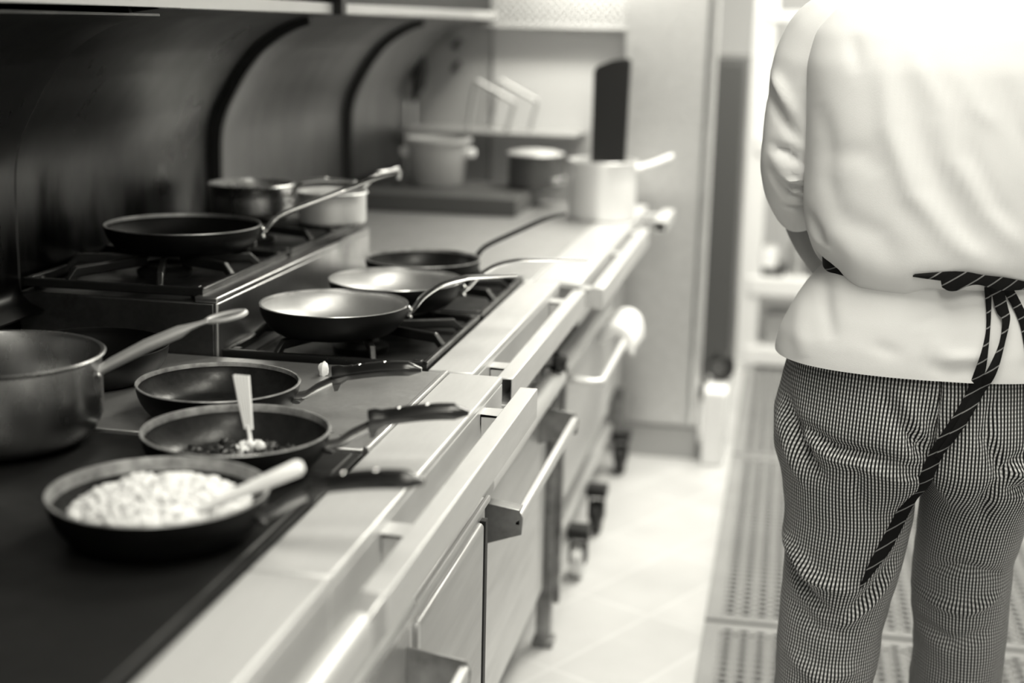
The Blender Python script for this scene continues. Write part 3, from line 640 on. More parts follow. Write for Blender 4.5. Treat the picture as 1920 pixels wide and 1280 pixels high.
# ------------------------------------------------------------------ far room
fr = thing('steel_cabinet', (-0.41, 5.1, 0), 'tall grey steel cupboard standing past the end of the ranges', 'cabinet')
box('carcass', (-0.565, -0.266, 4.80, 4.95, 0.11, 2.2), M_['steel_satin'], fr, 0.003)
box('door', (-0.562, -0.295, 4.775, 4.80, 0.125, 2.2), M_['steel'], fr, 0.004)
box('door_edge', (-0.293, -0.262, 4.77, 4.80, 0.125, 2.2), M_['steel_bright'], fr, 0.006, seg=3)
box('plinth', (-0.56, -0.266, 4.79, 4.94, 0.0, 0.11), M_['grey_wall'], fr)
dc = thing('dark_cupboard', (-0.3, 5.9, 0), 'dark grey cupboard in the gap between the steel cupboard and the white shelving', 'cabinet')
box('carcass', (-0.45, -0.193, 5.62, 6.1, 0.0, 1.36), M_['dark_grey'], dc, 0.004)
box('door', (-0.445, -0.198, 5.6, 5.62, 0.05, 1.34), M_['dark_grey'], dc, 0.003)
tag(box('white_block', (-0.243, -0.165, 4.73, 5.02, 0, 0.262), M_['white_paint'], None, 0.008), 'narrow white block on the floor at the corner of the steel cupboard', 'block')
kb = thing('wheel', (-0.2, 4.9, 0.263), 'small black wheel with a grey hub lying on the narrow white block', 'wheel')
mb = MB(); mb.rings([[(-0.195 + 0.048 * math.cos(2 * PI * j / 24) * s_, yy, 0.313 + 0.048 * math.sin(2 * PI * j / 24) * s_) for j in range(24)] for yy, s_ in ((4.87, .85), (4.875, 1), (4.925, 1), (4.93, .85))])
mb.build('tyre', M_['black'], kb)
mb = MB(); mb.rings([[(-0.205 + 0.028 * math.cos(2 * PI * j / 20), yy, 0.313 + 0.028 * math.sin(2 * PI * j / 20)) for j in range(20)] for yy in (4.862, 4.872)]); mb.build('hub', M_['dark_grey'], kb)

rk = thing('shelving', (0.4, 6.4, 0), 'white open shelving unit at the back of the kitchen, behind the cook', 'shelving')
for (x, y) in ((-0.145, 6.18), (-0.145, 6.6), (0.95, 6.18), (0.95, 6.6)): box('post', (x - 0.045, x + 0.045, y, y + 0.04, 0, 2.3), M_['white_paint'], rk, 0.004)
for zz in (0.03, 0.34, 0.95, 1.5): box('shelf_board', (-0.15, 0.95, 6.17, 6.66, zz, zz + (0.075 if zz < 1 else 0.04)), M_['white_paint'], rk, 0.004)
def item(name, b, m, lb, cat, bev=0.006): return tag(box(name, b, M_[m], None, bev), lb, cat)
item('tray', (-0.095, 0.0, 6.23, 6.45, 0.416, 0.45), 'black', 'black tray under a white box on the middle white shelf', 'tray')
item('box', (-0.097, -0.035, 6.23, 6.42, 0.4505, 0.53), 'white_paint', 'white box on the black tray by the white shelf post', 'box')
tag(MB().lathe([(0, 0), (0.045, 0), (0.05, 0.01), (0.04, 0.12), (0.02, 0.16), (0.02, 0.19), (0, 0.19)], (0.055, 6.33, 0.416), 28).build('bottle', M_['grey_wall'], None), 'grey bottle on the middle white shelf beside the cook\'s hand', 'bottle')
item('canister', (0.11, 0.2, 6.24, 6.4, 0.416, 0.5), 'black', 'black canister on the middle white shelf beside the grey bottle', 'canister', 0.02)
item('crate', (-0.07, 0.2, 6.25, 6.5, 0.106, 0.24), 'grey_wall', 'grey crate on the lowest white shelf', 'crate')
for k, x in enumerate((-0.02, 0.08, 0.2)):
    item('jar', (x, x + 0.07, 6.3, 6.4, 1.026, 1.2 + 0.04 * k), 'white_plastic', ['pale jar on the upper white shelf, nearest the post', 'middle pale jar on the upper white shelf', 'tallest pale jar on the upper white shelf, beside the cook\'s sleeve'][k], 'jar', 0.02)

# floor mats
mb = MB(); W_, Lm = 0.92, 1.44; nx, ny = 23, 46; cw, ch = W_ / nx, Lm / ny; zt = 0.015
for i in range(nx):
    for j in range(ny):
        solid = j in (0, ny - 1) or i in (0, nx - 1)
        cx, cy = (i + .5) * cw, (j + .5) * ch; b = len(mb.v)
        if solid or (j == ny // 2 and 4 < i < 9):
            mb.v += [(cx - cw / 2, cy - ch / 2, zt), (cx + cw / 2, cy - ch / 2, zt), (cx + cw / 2, cy + ch / 2, zt), (cx - cw / 2, cy + ch / 2, zt)]; mb.mi = 0; mb.face((b, b + 1, b + 2, b + 3)); continue
        k = 8
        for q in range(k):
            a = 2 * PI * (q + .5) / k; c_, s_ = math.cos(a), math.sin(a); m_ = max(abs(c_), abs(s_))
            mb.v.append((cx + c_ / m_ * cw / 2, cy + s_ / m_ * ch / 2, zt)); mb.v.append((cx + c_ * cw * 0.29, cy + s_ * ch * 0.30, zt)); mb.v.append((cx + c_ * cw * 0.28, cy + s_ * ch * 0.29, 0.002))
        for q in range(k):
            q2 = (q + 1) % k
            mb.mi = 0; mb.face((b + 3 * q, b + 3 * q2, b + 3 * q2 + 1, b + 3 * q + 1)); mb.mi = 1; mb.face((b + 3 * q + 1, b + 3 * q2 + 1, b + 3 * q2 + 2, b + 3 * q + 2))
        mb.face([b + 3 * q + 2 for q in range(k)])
b = len(mb.v); mb.mi = 0
for z in (0.001, zt): mb.v += [(0, 0, z), (W_, 0, z), (W_, Lm, z), (0, Lm, z)]
for q in range(4): mb.face((b + q, b + (q + 1) % 4, b + 4 + (q + 1) % 4, b + 4 + q))
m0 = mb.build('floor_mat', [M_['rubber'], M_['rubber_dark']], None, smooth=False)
ML = ['grey perforated rubber mat under the cook, nearest of the row', 'grey perforated rubber mat in the middle of the row, past the cook\'s legs', 'farthest grey perforated rubber mat, reaching to the white shelving']
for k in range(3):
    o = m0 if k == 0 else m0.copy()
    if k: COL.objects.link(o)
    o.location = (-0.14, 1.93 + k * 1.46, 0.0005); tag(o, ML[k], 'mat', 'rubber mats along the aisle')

# ------------------------------------------------------------------ the cook
CX, CY = 0.235, 2.36
pr = thing('person', (CX, CY, 0), 'cook seen from behind in white jacket, black apron ties and checked trousers', 'person')
def poly_d(x, z, pl):
    """distance from points to a polyline and the position along it"""
    best = np.full(x.shape, 1e9); bt = np.zeros(x.shape); n_ = len(pl) - 1
    for i in range(n_):
        ax, az = pl[i]; bx, bz = pl[i + 1]; dx, dz = bx - ax, bz - az; L2 = dx * dx + dz * dz
        t = np.clip(((x - ax) * dx + (z - az) * dz) / L2, 0, 1); dd = np.hypot(x - ax - t * dx, z - az - t * dz)
        k = dd < best; best[k] = dd[k]; bt[k] = (i + t[k]) / n_
    return best, bt
def fold(P, N, folds, k_amp=1.0):
    """push cloth in or out along fold lines on the side facing the camera"""
    x, y, z = P.T; out = np.zeros(len(P)); w = np.clip((-N[:, 1] + 0.25) / 0.6, 0, 1)
    for pl, wd, amp in folds:
        amp *= k_amp
        dd, t = poly_d(x, z, pl); tp = np.clip(np.sin(np.clip(t, 0.02, 0.98) * PI), 0, 1) ** 0.6
        out += amp * tp * np.exp(-(dd / wd) ** 2)
    return out * w
def normals(grid, closed=True):
    du = np.roll(grid, -1, 1) - np.roll(grid, 1, 1); dv = np.gradient(grid, axis=0)
    N = np.cross(du, dv); return N / np.maximum(np.linalg.norm(N, axis=2, keepdims=True), 1e-9)
def interp(keys, zs):
    K = np.array(keys); K = K[np.argsort(K[:, 0])]
    # monotone-ish smooth interpolation
    out = []
    for c in range(1, K.shape[1]):
        v = np.interp(zs, K[:, 0], K[:, c])
        out.append(v)
    return out
def smooth1(a, k=3):
    for _ in range(k): a[1:-1] = (a[:-2] + 2 * a[1:-1] + a[2:]) / 4
    return a
def grid_mb(g, mb, cap=False):
    return mb.rings([list(map(tuple, row)) for row in g], cap=cap)
def cloth_noise(P, amp, sc):
    return np.array([amp * noise.fractal(Vector(p) * sc, 1.0, 2.0, 3) for p in P])

def torso_grid(keys, nz, na, folds, namp=0.0014, nsc=5, hem=None):
    zs = np.linspace(keys[0][0], keys[-1][0], nz); cx, rx, ry, cy = [smooth1(a.copy(), 4) for a in interp(keys, zs)]
    a = np.linspace(0, 2 * PI, na, endpoint=False)
    g = np.zeros((nz, na, 3)); e = 0.85
    s_, c_ = np.sin(a), np.cos(a)
    sx = np.sign(s_) * np.abs(s_) ** e; sy = np.sign(c_) * np.abs(c_) ** e
    g[:, :, 0] = cx[:, None] + rx[:, None] * sx; g[:, :, 1] = cy[:, None] - ry[:, None] * sy; g[:, :, 2] = zs[:, None]
    N = normals(g); Nf = N.reshape(-1, 3); P = g.reshape(-1, 3)
    out = (P - np.array([CX, CY, 0])); sg = np.sign((Nf[:, :2] * out[:, :2]).sum(1)); Nf *= sg[:, None]
    dsp = fold(P, Nf, folds, 0.75) + cloth_noise(P, namp, nsc)
    return (P + Nf * dsp[:, None]).reshape(nz, na, 3)

UP = [(1.088, .237, .165, .137, CY), (1.096, .237, .176, .152, CY), (1.108, .236, .186, .165, CY), (1.130, .235, .196, .174, CY), (1.17, .235, .208, .172, CY), (1.20, .235, .2125, .168, CY), (1.26, .235, .213, .163, CY), (1.34, .235, .217, .155, CY + .003), (1.42, .235, .222, .147, CY + .01), (1.47, .235, .215, .135, CY + .02), (1.505, .235, .19, .115, CY + .03), (1.53, .235, .15, .095, CY + .04), (1.55, .235, .10, .08, CY + .045), (1.57, .235, .075, .072, CY + .05), (1.60, .235, .07, .068, CY + .055)]
JF = [([(.1271, 1.4303), (.1412, 1.3287), (.1813, 1.2345), (.2578, 1.1572), (.2985, 1.1349)], .016, .012), ([(.1685, 1.4392), (.2214, 1.3552), (.2389, 1.2849), (.2919, 1.2074), (.3466, 1.1537)], .013, .012), ([(.2349, 1.4178), (.2624, 1.3644), (.2878, 1.334)], .010, .007),
      ([(.1513, 1.4155), (.2006, 1.2833), (.255, 1.1895), (.2893, 1.1507)], .014, -.008), ([(.1926, 1.4244), (.2438, 1.3167), (.298, 1.2237), (.336, 1.1854)], .012, -.007),
      ([(.0345, 1.3648), (.0502, 1.3095), (.0562, 1.2451), (.083, 1.1811)], .016, -.007), ([(.066, 1.1966), (.1396, 1.1675), (.1749, 1.12)], .02, -.007), ([(.0597, 1.1717), (.0939, 1.1404), (.119, 1.1252)], .018, .004),
      ([(.0439, 1.2851), (.1069, 1.2876), (.1327, 1.2565)], .018, -.004), ([(.03, 1.19), (.05, 1.16), (.06, 1.125)], .007, -.007), ([(.03, 1.165), (.045, 1.14), (.08, 1.118)], .006, .006), ([(.078, 1.4679), (.0903, 1.4059)], .012, -.006), ([(.2957, 1.4118), (.3209, 1.343), (.37, 1.26)], .012, -.007), ([(.34, 1.40), (.38, 1.3), (.40, 1.2)], .014, .008)]
LOW = [(0.953, .2335, .2405, .176, CY), (0.962, .234, .2405, .176, CY), (0.99, .234, .235, .173, CY), (1.03, .235, .217, .162, CY), (1.065, .236, .198, .149, CY), (1.09, .237, .180, .138, CY), (1.104, .237, .172, .132, CY)]
LF = [([(.0649, 1.0973), (.0667, 1.047), (.0799, .9969)], .012, -.008), ([(.2223, 1.0231), (.2491, .987), (.2957, .9943), (.3067, 1.0451)], .011, .008), ([(.2250, .985), (.2550, .966), (.30, .975)], .012, -.006), ([(.1363, 1.0006), (.1855, .987)], .012, -.005), ([(.03, 1.06), (.03, 1.0), (.04, .96)], .015, .007), ([(.235, 1.085), (.225, 1.05), (.20, 1.03)], .006, -.004), ([(.36, 1.06), (.38, 1.0), (.37, .955)], .014, -.006)]
mb = MB()
gU = torso_grid(UP, 90, 150, JF); gL = torso_grid(LOW, 44, 150, LF, 0.002)
lo = np.clip((1.16 - gU[:, :, 2]) / 0.06, 0, 1) * (gU[:, :, 1] < CY)
gU[:, :, 2] -= lo * 0.014 * np.clip(np.minimum((gU[:, :, 0] - .085) / .03, (.215 - gU[:, :, 0]) / .03), 0, 1)
gU[:, :, 2] += lo * 0.012 * np.clip((.10 - gU[:, :, 0]) / .03, 0, 1)
grid_mb(gU, mb)
Lin = gL[:6].copy(); ctr = np.array([CX, CY, 0]); 
inner = [ctr + (row - ctr) * np.array([.985, .98, 1]) for row in gL[:8]]
grid_mb(np.concatenate([np.array(inner[::-1]), gL]), mb)
# sleeves
def limb_grid(pts, rads, n_=22, per=10, folds=(), namp=0.002, nsc=14, tpow=1):
    pts = smooth_prof([tuple(p) for p in pts], per); rs = smooth_prof([tuple(r) if isinstance(r, tuple) else (r, r) for r in rads], per)
    rows = []; prev = None
    for i, p in enumerate(pts):
        p = Vector(p); t = (Vector(pts[min(i + 1, len(pts) - 1)]) - Vector(pts[max(i - 1, 0)])).normalized()
        s_ = t.cross(Vector((0, 1, 0))).normalized() if abs(t.y) < 0.95 else t.cross(Vector((0, 0, 1))).normalized()
        w = s_.cross(t).normalized()
        rows.append([p + s_ * math.cos(2 * PI * j / n_) * rs[i][0] + w * math.sin(2 * PI * j / n_) * rs[i][1] for j in range(n_)])
    g = np.array([[tuple(v) for v in r] for r in rows])
    c = g.mean(1, keepdims=True); N = g - c; N /= np.maximum(np.linalg.norm(N, axis=2, keepdims=True), 1e-9)
    P = g.reshape(-1, 3); Nf = N.reshape(-1, 3); dsp = cloth_noise(P, namp, nsc) + (fold(P, Nf, folds, 2.2) if len(folds) else 0)
    return (P + Nf * dsp[:, None]).reshape(g.shape)
SF = [([(-.038, 1.2869), (-.0039, 1.2756), (.0265, 1.2558)], .006, -.007), ([(-.0309, 1.2407), (-.0001, 1.2165), (.0417, 1.2141)], .006, -.006), ([(-.026, 1.2281), (.001, 1.1995), (.0346, 1.1968)], .005, -.006), ([(-.0428, 1.3663), (-.0154, 1.3255), (.0157, 1.2932)], .007, -.006), ([(-.03, 1.255), (0, 1.235), (.03, 1.235)], .007, .007), ([(-.0063, 1.182), (.0192, 1.1764), (.0479, 1.1846)], .004, -.005), ([(-.035, 1.27), (-.005, 1.255), (.03, 1.245)], .006, .005), ([(-.036, 1.40), (-.02, 1.37), (.0, 1.33)], .007, .006)]
arm_up = [(.15, CY + .03, 1.45), (.10, CY + .03, 1.472), (.05, CY + .035, 1.468), (.022, CY + .04, 1.42), (.008, CY + .045, 1.35), (-.001, CY + .045, 1.27)]
gS = limb_grid(arm_up + [(.004, CY + .075, 1.215), (.022, CY + .125, 1.168), (.026, CY + .135, 1.158)], [.04, .05, .06, .06, .053, .05, .047, .042, .036], 40, 12, SF, 0.002, 16)
grid_mb(gS, mb)
gS2 = limb_grid([(2 * CX - p[0], p[1], p[2]) for p in arm_up] + [(2 * CX - .004, CY + .075, 1.215), (2 * CX - .022, CY + .125, 1.168), (2 * CX - .026, CY + .135, 1.158)], [.04, .05, .06, .06, .053, .05, .048, .044, .038], 40, 12, (), 0.004, 16)
grid_mb(gS2, mb)
mb.lathe([(0.066, 1.555), (0.075, 1.56), (0.07, 1.605), (0.066, 1.61), (0.062, 1.60)], (CX, CY + .05, 0), 40)
jk = mb.build('jacket', M_['jacket'], pr, angle=75)

# trousers: two legs, each a closed tube that carries its half of the seat
def leg_grid(keys, side, nz=150, na=120, folds=()):
    zs = np.linspace(0.06, 1.0, nz)
    lx, ly, rx, ry = [smooth1(a.copy(), 6) for a in interp(keys, zs)]
    SK = [(0.70, .235, .205, .165), (0.78, .233, .2325, .172), (.86, .233, .234, .178), (.94, .234, .220, .162), (1.0, .235, .2, .145)]
    hx, hrx, hry = [smooth1(a.copy(), 5) for a in interp(SK, zs)]
    a = np.linspace(0, 2 * PI, na, endpoint=False); g = np.zeros((nz, na, 3)); mid = 0.246
    for i, z in enumerate(zs):
        k = min(max((z - 0.705) / 0.10, 0), 1); k = k * k * (3 - 2 * k)
        dx, dy = np.sin(a), -np.cos(a)
        r_leg = 1 / np.sqrt((dx / rx[i]) ** 2 + (dy / ry[i]) ** 2)
        # ray from leg centre to half ellipse
        ox, oy = lx[i] - hx[i], ly[i] - CY
        A_ = (dx / hrx[i]) ** 2 + (dy / hry[i]) ** 2; B_ = 2 * (ox * dx / hrx[i] ** 2 + oy * dy / hry[i] ** 2); C_ = (ox / hrx[i]) ** 2 + (oy / hry[i]) ** 2 - 1
        r_e = (-B_ + np.sqrt(np.maximum(B_ * B_ - 4 * A_ * C_, 0))) / (2 * A_)
        lim = np.where(dx * side > 1e-4, (mid - lx[i]) / np.where(np.abs(dx) < 1e-4, 1e-4, dx), 1e9)
        r_h = np.minimum(r_e, np.abs(lim))
        r = r_leg * (1 - k) + r_h * k
        g[i, :, 0] = lx[i] + dx * r; g[i, :, 1] = ly[i] + dy * r; g[i, :, 2] = z
    # seat cleft: pull the back in near the middle
    cl = np.exp(-((g[:, :, 0] - mid) / 0.03) ** 2) * np.clip((g[:, :, 2] - 0.72) / 0.06, 0, 1) * np.clip((0.93 - g[:, :, 2]) / 0.08, 0, 1)
    g[:, :, 1] += np.where(g[:, :, 1] < CY, cl * 0.022, 0)
    N = normals(g); P = g.reshape(-1, 3); Nf = N.reshape(-1, 3)
    c = np.stack([np.repeat(lx, na), np.repeat(ly, na), P[:, 2]], 1); sg = np.sign((Nf * (P - c)).sum(1)); sg[sg == 0] = 1; Nf = Nf * sg[:, None]
    low = np.clip((0.75 - P[:, 2]) / 0.3, 0.25, 1)
    dsp = fold(P, Nf, folds, 1.4) + cloth_noise(P, 0.005, 9) * low
    G = (P + Nf * dsp[:, None]).reshape(nz, na, 3)
    G[:, :, 0] = np.where((side > 0) & (G[:, :, 2] > 0.76), np.minimum(G[:, :, 0], mid), np.where((side < 0) & (G[:, :, 2] > 0.76), np.maximum(G[:, :, 0], mid), G[:, :, 0]))
    # cloth coordinates by arc length from the back centre of the leg
    seg = np.linalg.norm(np.roll(g, -1, 1) - g, axis=2)
    uu = np.concatenate([np.zeros((nz, 1)), np.cumsum(seg, 1)], 1)
    return G, uu, zs
KL = [(0.06, .105, CY + .02, .085, .105), (.20, .108, CY + .015, .083, .10), (.37, .112, CY, .084, .098), (.48, .118, CY - .004, .090, .10), (.58, .128, CY - .002, .097, .108), (.68, .133, CY, .107, .122), (.76, .125, CY, .113, .14), (.85, .12, CY, .11, .15), (1.0, .13, CY, .1, .14)]
KR = [(0.06, .36, CY + .19, .085, .105), (.20, .355, CY + .18, .083, .10), (.37, .352, CY + .13, .078, .098), (.48, .343, CY + .11, .084, .105), (.58, .338, CY + .095, .084, .108), (.68, .343, CY + .06, .09, .12), (.76, .352, CY + .02, .1, .14), (.85, .35, CY, .108, .15), (1.0, .34, CY, .1, .14)]
TF = [([(.0318, .8556), (.0925, .8266), (.1593, .8231), (.2392, .8013)], .009, -.012), ([(.03, .84), (.0925, .808), (.1593, .804), (.235, .785)], .010, .007), ([(.1637, .927), (.1874, .8851), (.2374, .8232)], .008, -.012), ([(.1836, .94), (.2074, .8951), (.24, .845)], .008, .006), ([(.1436, .8112), (.1943, .7976), (.2444, .7885)], .007, -.009),
      ([(.0123, .8985), (.0234, .855), (.0521, .8037), (.0838, .7704)], .009, -.012), ([(.0, .87), (.012, .83), (.035, .78), (.06, .745)], .010, .007), ([(.0239, .6463), (.0748, .5909), (.1443, .5747)], .011, .014), ([(.0299, .619), (.0684, .5575), (.1222, .5256)], .010, -.012), ([(.1271, .8098), (.1345, .7657), (.1551, .7134)], .009, -.007), ([(.1307, .5265), (.1779, .5782), (.2146, .6463)], .010, -.008), ([(.12, .50), (.17, .55), (.205, .60)], .010, .008), ([(.1648, .9444), (.1588, .8301)], .003, -.004), ([(.04, .54), (.09, .50), (.15, .50)], .012, -.007), ([(.05, .44), (.10, .41), (.17, .43)], .014, .008)]
TR = [([(.262, .5776), (.3261, .6026), (.3936, .5821)], .011, -.009), ([(.2583, .5216), (.3417, .5214), (.3971, .5459)], .011, .011), ([(.3487, .8017), (.3287, .7558), (.3424, .6947)], .010, -.008), ([(.3288, .9302), (.3184, .8691), (.3479, .8104), (.3851, .8396)], .009, -.009), ([(.35, .82), (.39, .80), (.43, .82)], .01, .012), ([(.26, .47), (.32, .45), (.39, .48)], .013, -.009), ([(.36, .78), (.40, .77), (.44, .78)], .008, -.01)]
def build_leg(name, K, side, folds):
    G, uu, zs = leg_grid(K, side, folds=folds); nz, na = G.shape[:2]
    me = bpy.data.meshes.new(name); V = G.reshape(-1, 3) - np.array([CX, CY, 0])
    F = [(i * na + j, i * na + (j + 1) % na, (i + 1) * na + (j + 1) % na, (i + 1) * na + j) for i in range(nz - 1) for j in range(na)]
    me.from_pydata(V.tolist(), [], F)
    uvl = me.uv_layers.new(name='UVMap'); half = na // 2
    def U(i, j):   # j may equal na
        return uu[i, j] if j <= half else uu[i, j] - uu[i, na]
    k = 0
    for i in range(nz - 1):
        for j in range(na):
            for (ii, jj) in ((i, j), (i, j + 1), (i + 1, j + 1), (i + 1, j)):
                v = uu[ii, jj] if j < half else uu[ii, jj] - uu[ii, na]
                uvl.data[k].uv = (v, zs[ii]); k += 1
    me.materials.append(M_['check']); me.polygons.foreach_set('use_smooth', [True] * len(me.polygons))
    bm = bmesh.new(); bm.from_mesh(me); bmesh.ops.recalc_face_normals(bm, faces=bm.faces); bm.to_mesh(me); bm.free()
    return me
meL = build_leg('trousers', KL, 1, TF); meR = build_leg('trousers_other', KR, -1, TR)
bm = bmesh.new(); bm.from_mesh(meL); bm.from_mesh(meR); me = bpy.data.meshes.new('trousers'); bm.to_mesh(me); bm.free(); me.materials.append(M_['check'])
tro = bpy.data.objects.new('trousers', me); COL.objects.link(tro); tro.parent = pr

# apron ties, laid on the cloth by ray casting
bpy.context.view_layer.update()
dg = bpy.context.evaluated_depsgraph_get()
trees = []
for o in (jk, tro):
    b_ = bmesh.new(); b_.from_mesh(o.data); bmesh.ops.translate(b_, verts=b_.verts, vec=(CX, CY, 0)); trees.append(BVHTree.FromBMesh(b_)); b_.free()
def surf(x, z, lift=0.004):
    best = None
    for t in trees:
        h = t.ray_cast(Vector((x, 0.5, z)), Vector((0, 1, 0)))
        if h[0] is not None and (best is None or h[0].y < best): best = h[0].y
    return (best if best is not None else CY - 0.12) - lift
def ribbon(mb, pts, widths, lift=0.004, per=5, th=0.0016, twist=None):
    P = smooth_prof([(p[0], p[1], w) for p, w in zip(pts, widths)], per); rows = []
    Y = [surf(x, z, lift) for x, z, w in P]
    Y = list(smooth1(np.array(Y), 6))
    for i, (x, z, w) in enumerate(P):
        a = P[max(i - 1, 0)]; c = P[min(i + 1, len(P) - 1)]; tx, tz = c[0] - a[0], c[1] - a[1]; L = math.hypot(tx, tz) or 1
        nx_, nz_ = -tz / L, tx / L; hw = w / 2
        y = Y[i]
        rows.append([(x + nx_ * hw, y, z + nz_ * hw), (x, y - 0.002, z), (x - nx_ * hw, y, z - nz_ * hw), (x - nx_ * hw, y + th, z - nz_ * hw), (x + nx_ * hw, y + th, z + nz_ * hw)])
    mb.rings(rows)
belt = MB()
gB = torso_grid([(1.090, .237, .176, .140, CY), (1.098, .237, .176, .141, CY), (1.106, .237, .178, .143, CY), (1.114, .237, .178, .142, CY)], 8, 120, [], 0.0)
grid_mb(gB, belt)
belt.build('waist_tie', M_['tie'], pr, angle=70)
bow = MB()
ribbon(bow, [(.190, 1.113), (.215, 1.1135), (.245, 1.1145)], [.004, .010, .016], 0.006)
ribbon(bow, [(.232, 1.104), (.240, 1.106), (.252, 1.1085), (.268, 1.1125), (.285, 1.1125), (.305, 1.109), (.32, 1.106), (.34, 1.103), (.372, 1.099)], [.014, .027, .03, .022, .016, .018, .02, .017, .008], 0.012)
bow.build('bow', M_['tie'], pr, angle=70)
ta = MB(); ribbon(ta, [(.3018, 1.102), (.3059, 1.0695), (.3066, 1.0367), (.3038, 1.0076), (.2991, .9741), (.2912, .9316), (.2715, .8878), (.2483, .8346), (.2364, .786), (.2236, .7456), (.1933, .6674), (.1719, .6249), (.1549, .5869)], [.012, .008, .006, .009, .015, .0175, .018, .02, .02, .017, .021, .015, .003], 0.009)
ta.build('tie_end', M_['tie'], pr, angle=70)
tb_ = MB(); ribbon(tb_, [(.3134, 1.104), (.3254, 1.0666), (.3322, 1.0507), (.3284, 1.0175), (.3192, .9838), (.3085, .9564), (.296, .925), (.275, .88), (.25, .83)], [.018, .018, .012, .008, .013, .016, .015, .013, .008], 0.012)
tb_.build('tie_end', M_['tie'], pr, angle=70)
tc_ = MB(); ribbon(tc_, [(.3261, 1.103), (.3461, 1.0744), (.3621, 1.0427), (.3712, 1.0039), (.374, .98)], [.016, .014, .014, .013, .01], 0.009)
tc_.build('tie_end', M_['tie'], pr, angle=70)

# body: one skinned surface
bm = bmesh.new(); lay = bm.verts.layers.skin.verify()
def bv(p, r, root=False):
    v = bm.verts.new((p[0] - CX, p[1] - CY, p[2])); v[lay].radius = (r, r) if not isinstance(r, tuple) else r; v[lay].use_root = root; return v
def chain(start, items):
    prev = start
    for p, r in items:
        v = bv(p, r); bm.edges.new((prev, v)); prev = v
    return prev
pel = bv((CX, CY + .01, .95), (.12, .085), True)
ch_ = chain(pel, [((CX, CY + .01, 1.08), (.12, .085)), ((CX, CY + .015, 1.25), (.13, .09)), ((CX, CY + .03, 1.40), (.10, .07))])
nk = chain(ch_, [((CX, CY + .05, 1.53), (.044, .044)), ((CX, CY + .055, 1.61), (.048, .05)), ((CX, CY + .075, 1.66), (.07, .085)), ((CX, CY + .07, 1.73), (.08, .1)), ((CX, CY + .06, 1.79), (.06, .075)), ((CX, CY + .055, 1.815), (.03, .035))])
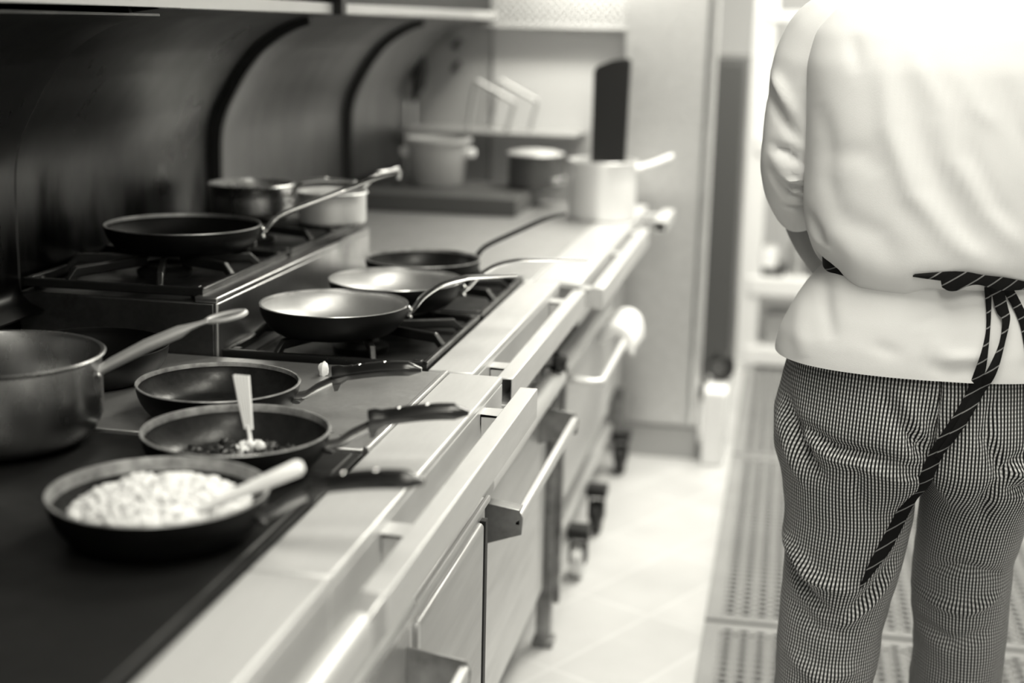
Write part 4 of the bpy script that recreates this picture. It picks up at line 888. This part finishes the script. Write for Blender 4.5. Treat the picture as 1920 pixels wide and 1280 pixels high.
for side in (-1, 1):
    hx_ = CX + side * .085
    if side < 0: lg = [((.13, CY + .01, .84), .075), ((.128, CY + .0, .56), .055), ((.112, CY + .01, .36), .048), ((.105, CY + .03, .10), .034), ((.105, CY + .09, .05), .032), ((.105, CY + .19, .04), .022)]
    else: lg = [((.345, CY + .02, .84), .075), ((.338, CY + .10, .56), .055), ((.352, CY + .14, .36), .046), ((.36, CY + .20, .10), .034), ((.36, CY + .26, .05), .032), ((.36, CY + .36, .04), .022)]
    chain(pel, lg)
    if side < 0:
        sh = [((.12, CY + .03, 1.44), .035), ((.035, CY + .04, 1.40), .034), ((.0, CY + .045, 1.26), .036), ((.026, CY + .135, 1.15), .037), ((.052, CY + .195, 1.075), .03)]
        hd = Vector((.085, CY + .225, 1.04)); fx = Vector((.95, .2, -.2)); up_ = Vector((.25, .1, .95))
    else:
        sh = [((2 * CX - .12, CY + .03, 1.44), .035), ((2 * CX - .035, CY + .04, 1.40), .034), ((2 * CX, CY + .045, 1.26), .033), ((2 * CX - .026, CY + .135, 1.15), .034), ((2 * CX - .052, CY + .195, 1.075), .03)]
        hd = Vector((2 * CX - .085, CY + .225, 1.04)); fx = Vector((-.95, .25, -.2)); up_ = Vector((-.25, .1, .95))
    wr_ = chain(ch_, sh)
    pm = chain(wr_, [(tuple(hd), (.03, .018)), (tuple(hd + fx * .035), (.032, .015))])
    for k, L in enumerate((.072, .08, .076, .06)):
        o_ = up_ * (0.024 - 0.016 * k); b0 = hd + fx * .05 + o_
        chain(pm, [(tuple(b0), .009), (tuple(b0 + fx * L * .5 + Vector((0, .004, -.002))), .0085), (tuple(b0 + fx * L + Vector((0, -.012, -.006))), .0068)])
    chain(wr_, [(tuple(hd + up_ * .03 + fx * .005), .0105), (tuple(hd + up_ * .052 + fx * .025), .0095), (tuple(hd + up_ * .062 + fx * .048), .008)])
me = bpy.data.meshes.new('body'); bm.to_mesh(me); bm.free(); me.materials.append(M_['skin'])
bo = bpy.data.objects.new('body', me); COL.objects.link(bo); bo.parent = pr
sk = bo.modifiers.new('skin', 'SKIN'); sk.use_smooth_shade = True
sb = bo.modifiers.new('subdivision', 'SUBSURF'); sb.levels = 2; sb.render_levels = 2
# ears, nose and hair of the head above the frame
hc = Vector((CX, CY + .065, 1.73))
hr = MB(); rows = []
for i in range(1, 13):
    th = PI * 0.62 * i / 12; rows.append([hc + Vector((0.083 * math.sin(th) * math.cos(a), 0.104 * math.sin(th) * math.sin(a) - 0.012, 0.104 * math.cos(th) + .005 + (0.05 * max(0, math.sin(a)) if i > 8 else 0))) for a in [2 * PI * j / 28 for j in range(28)]])
hr.rings(rows); hr.build('hair', M_['hair'], pr, angle=80)
ea = MB()
for s in (-1, 1): ea.blob(hc + Vector((s * .08, .0, -.02)), (.01, .02, .032), 0.05, 12, 9)
ea.blob(hc + Vector((0, .105, -.025)), (.014, .02, .024), 0.05, 12, 9)
ea.blob(hc + Vector((0, .092, -.06)), (.024, .01, .007), 0.05, 12, 7)
for s in (-1, 1): ea.blob(hc + Vector((s * .03, .088, .005)), (.011, .008, .006), 0, 10, 7)
ea.build('face_features', M_['skin'], pr)
for x, y in ((.105, CY + .09), (.36, CY + .26)):
    sh = MB(); rows = []
    for t, w, h in ((-.09, .028, .05), (-.075, .04, .075), (-.02, .043, .085), (.05, .046, .07), (.11, .048, .052), (.16, .036, .04), (.178, .018, .03)):
        rows.append([(x + w * math.cos(a), y + t, 0.0165 + max(0, h * (0.5 + 0.5 * math.sin(a)))) for a in [2 * PI * j / 18 for j in range(18)]])
    sh.rings(rows); sh.build('shoe', M_['black'], pr, angle=60)
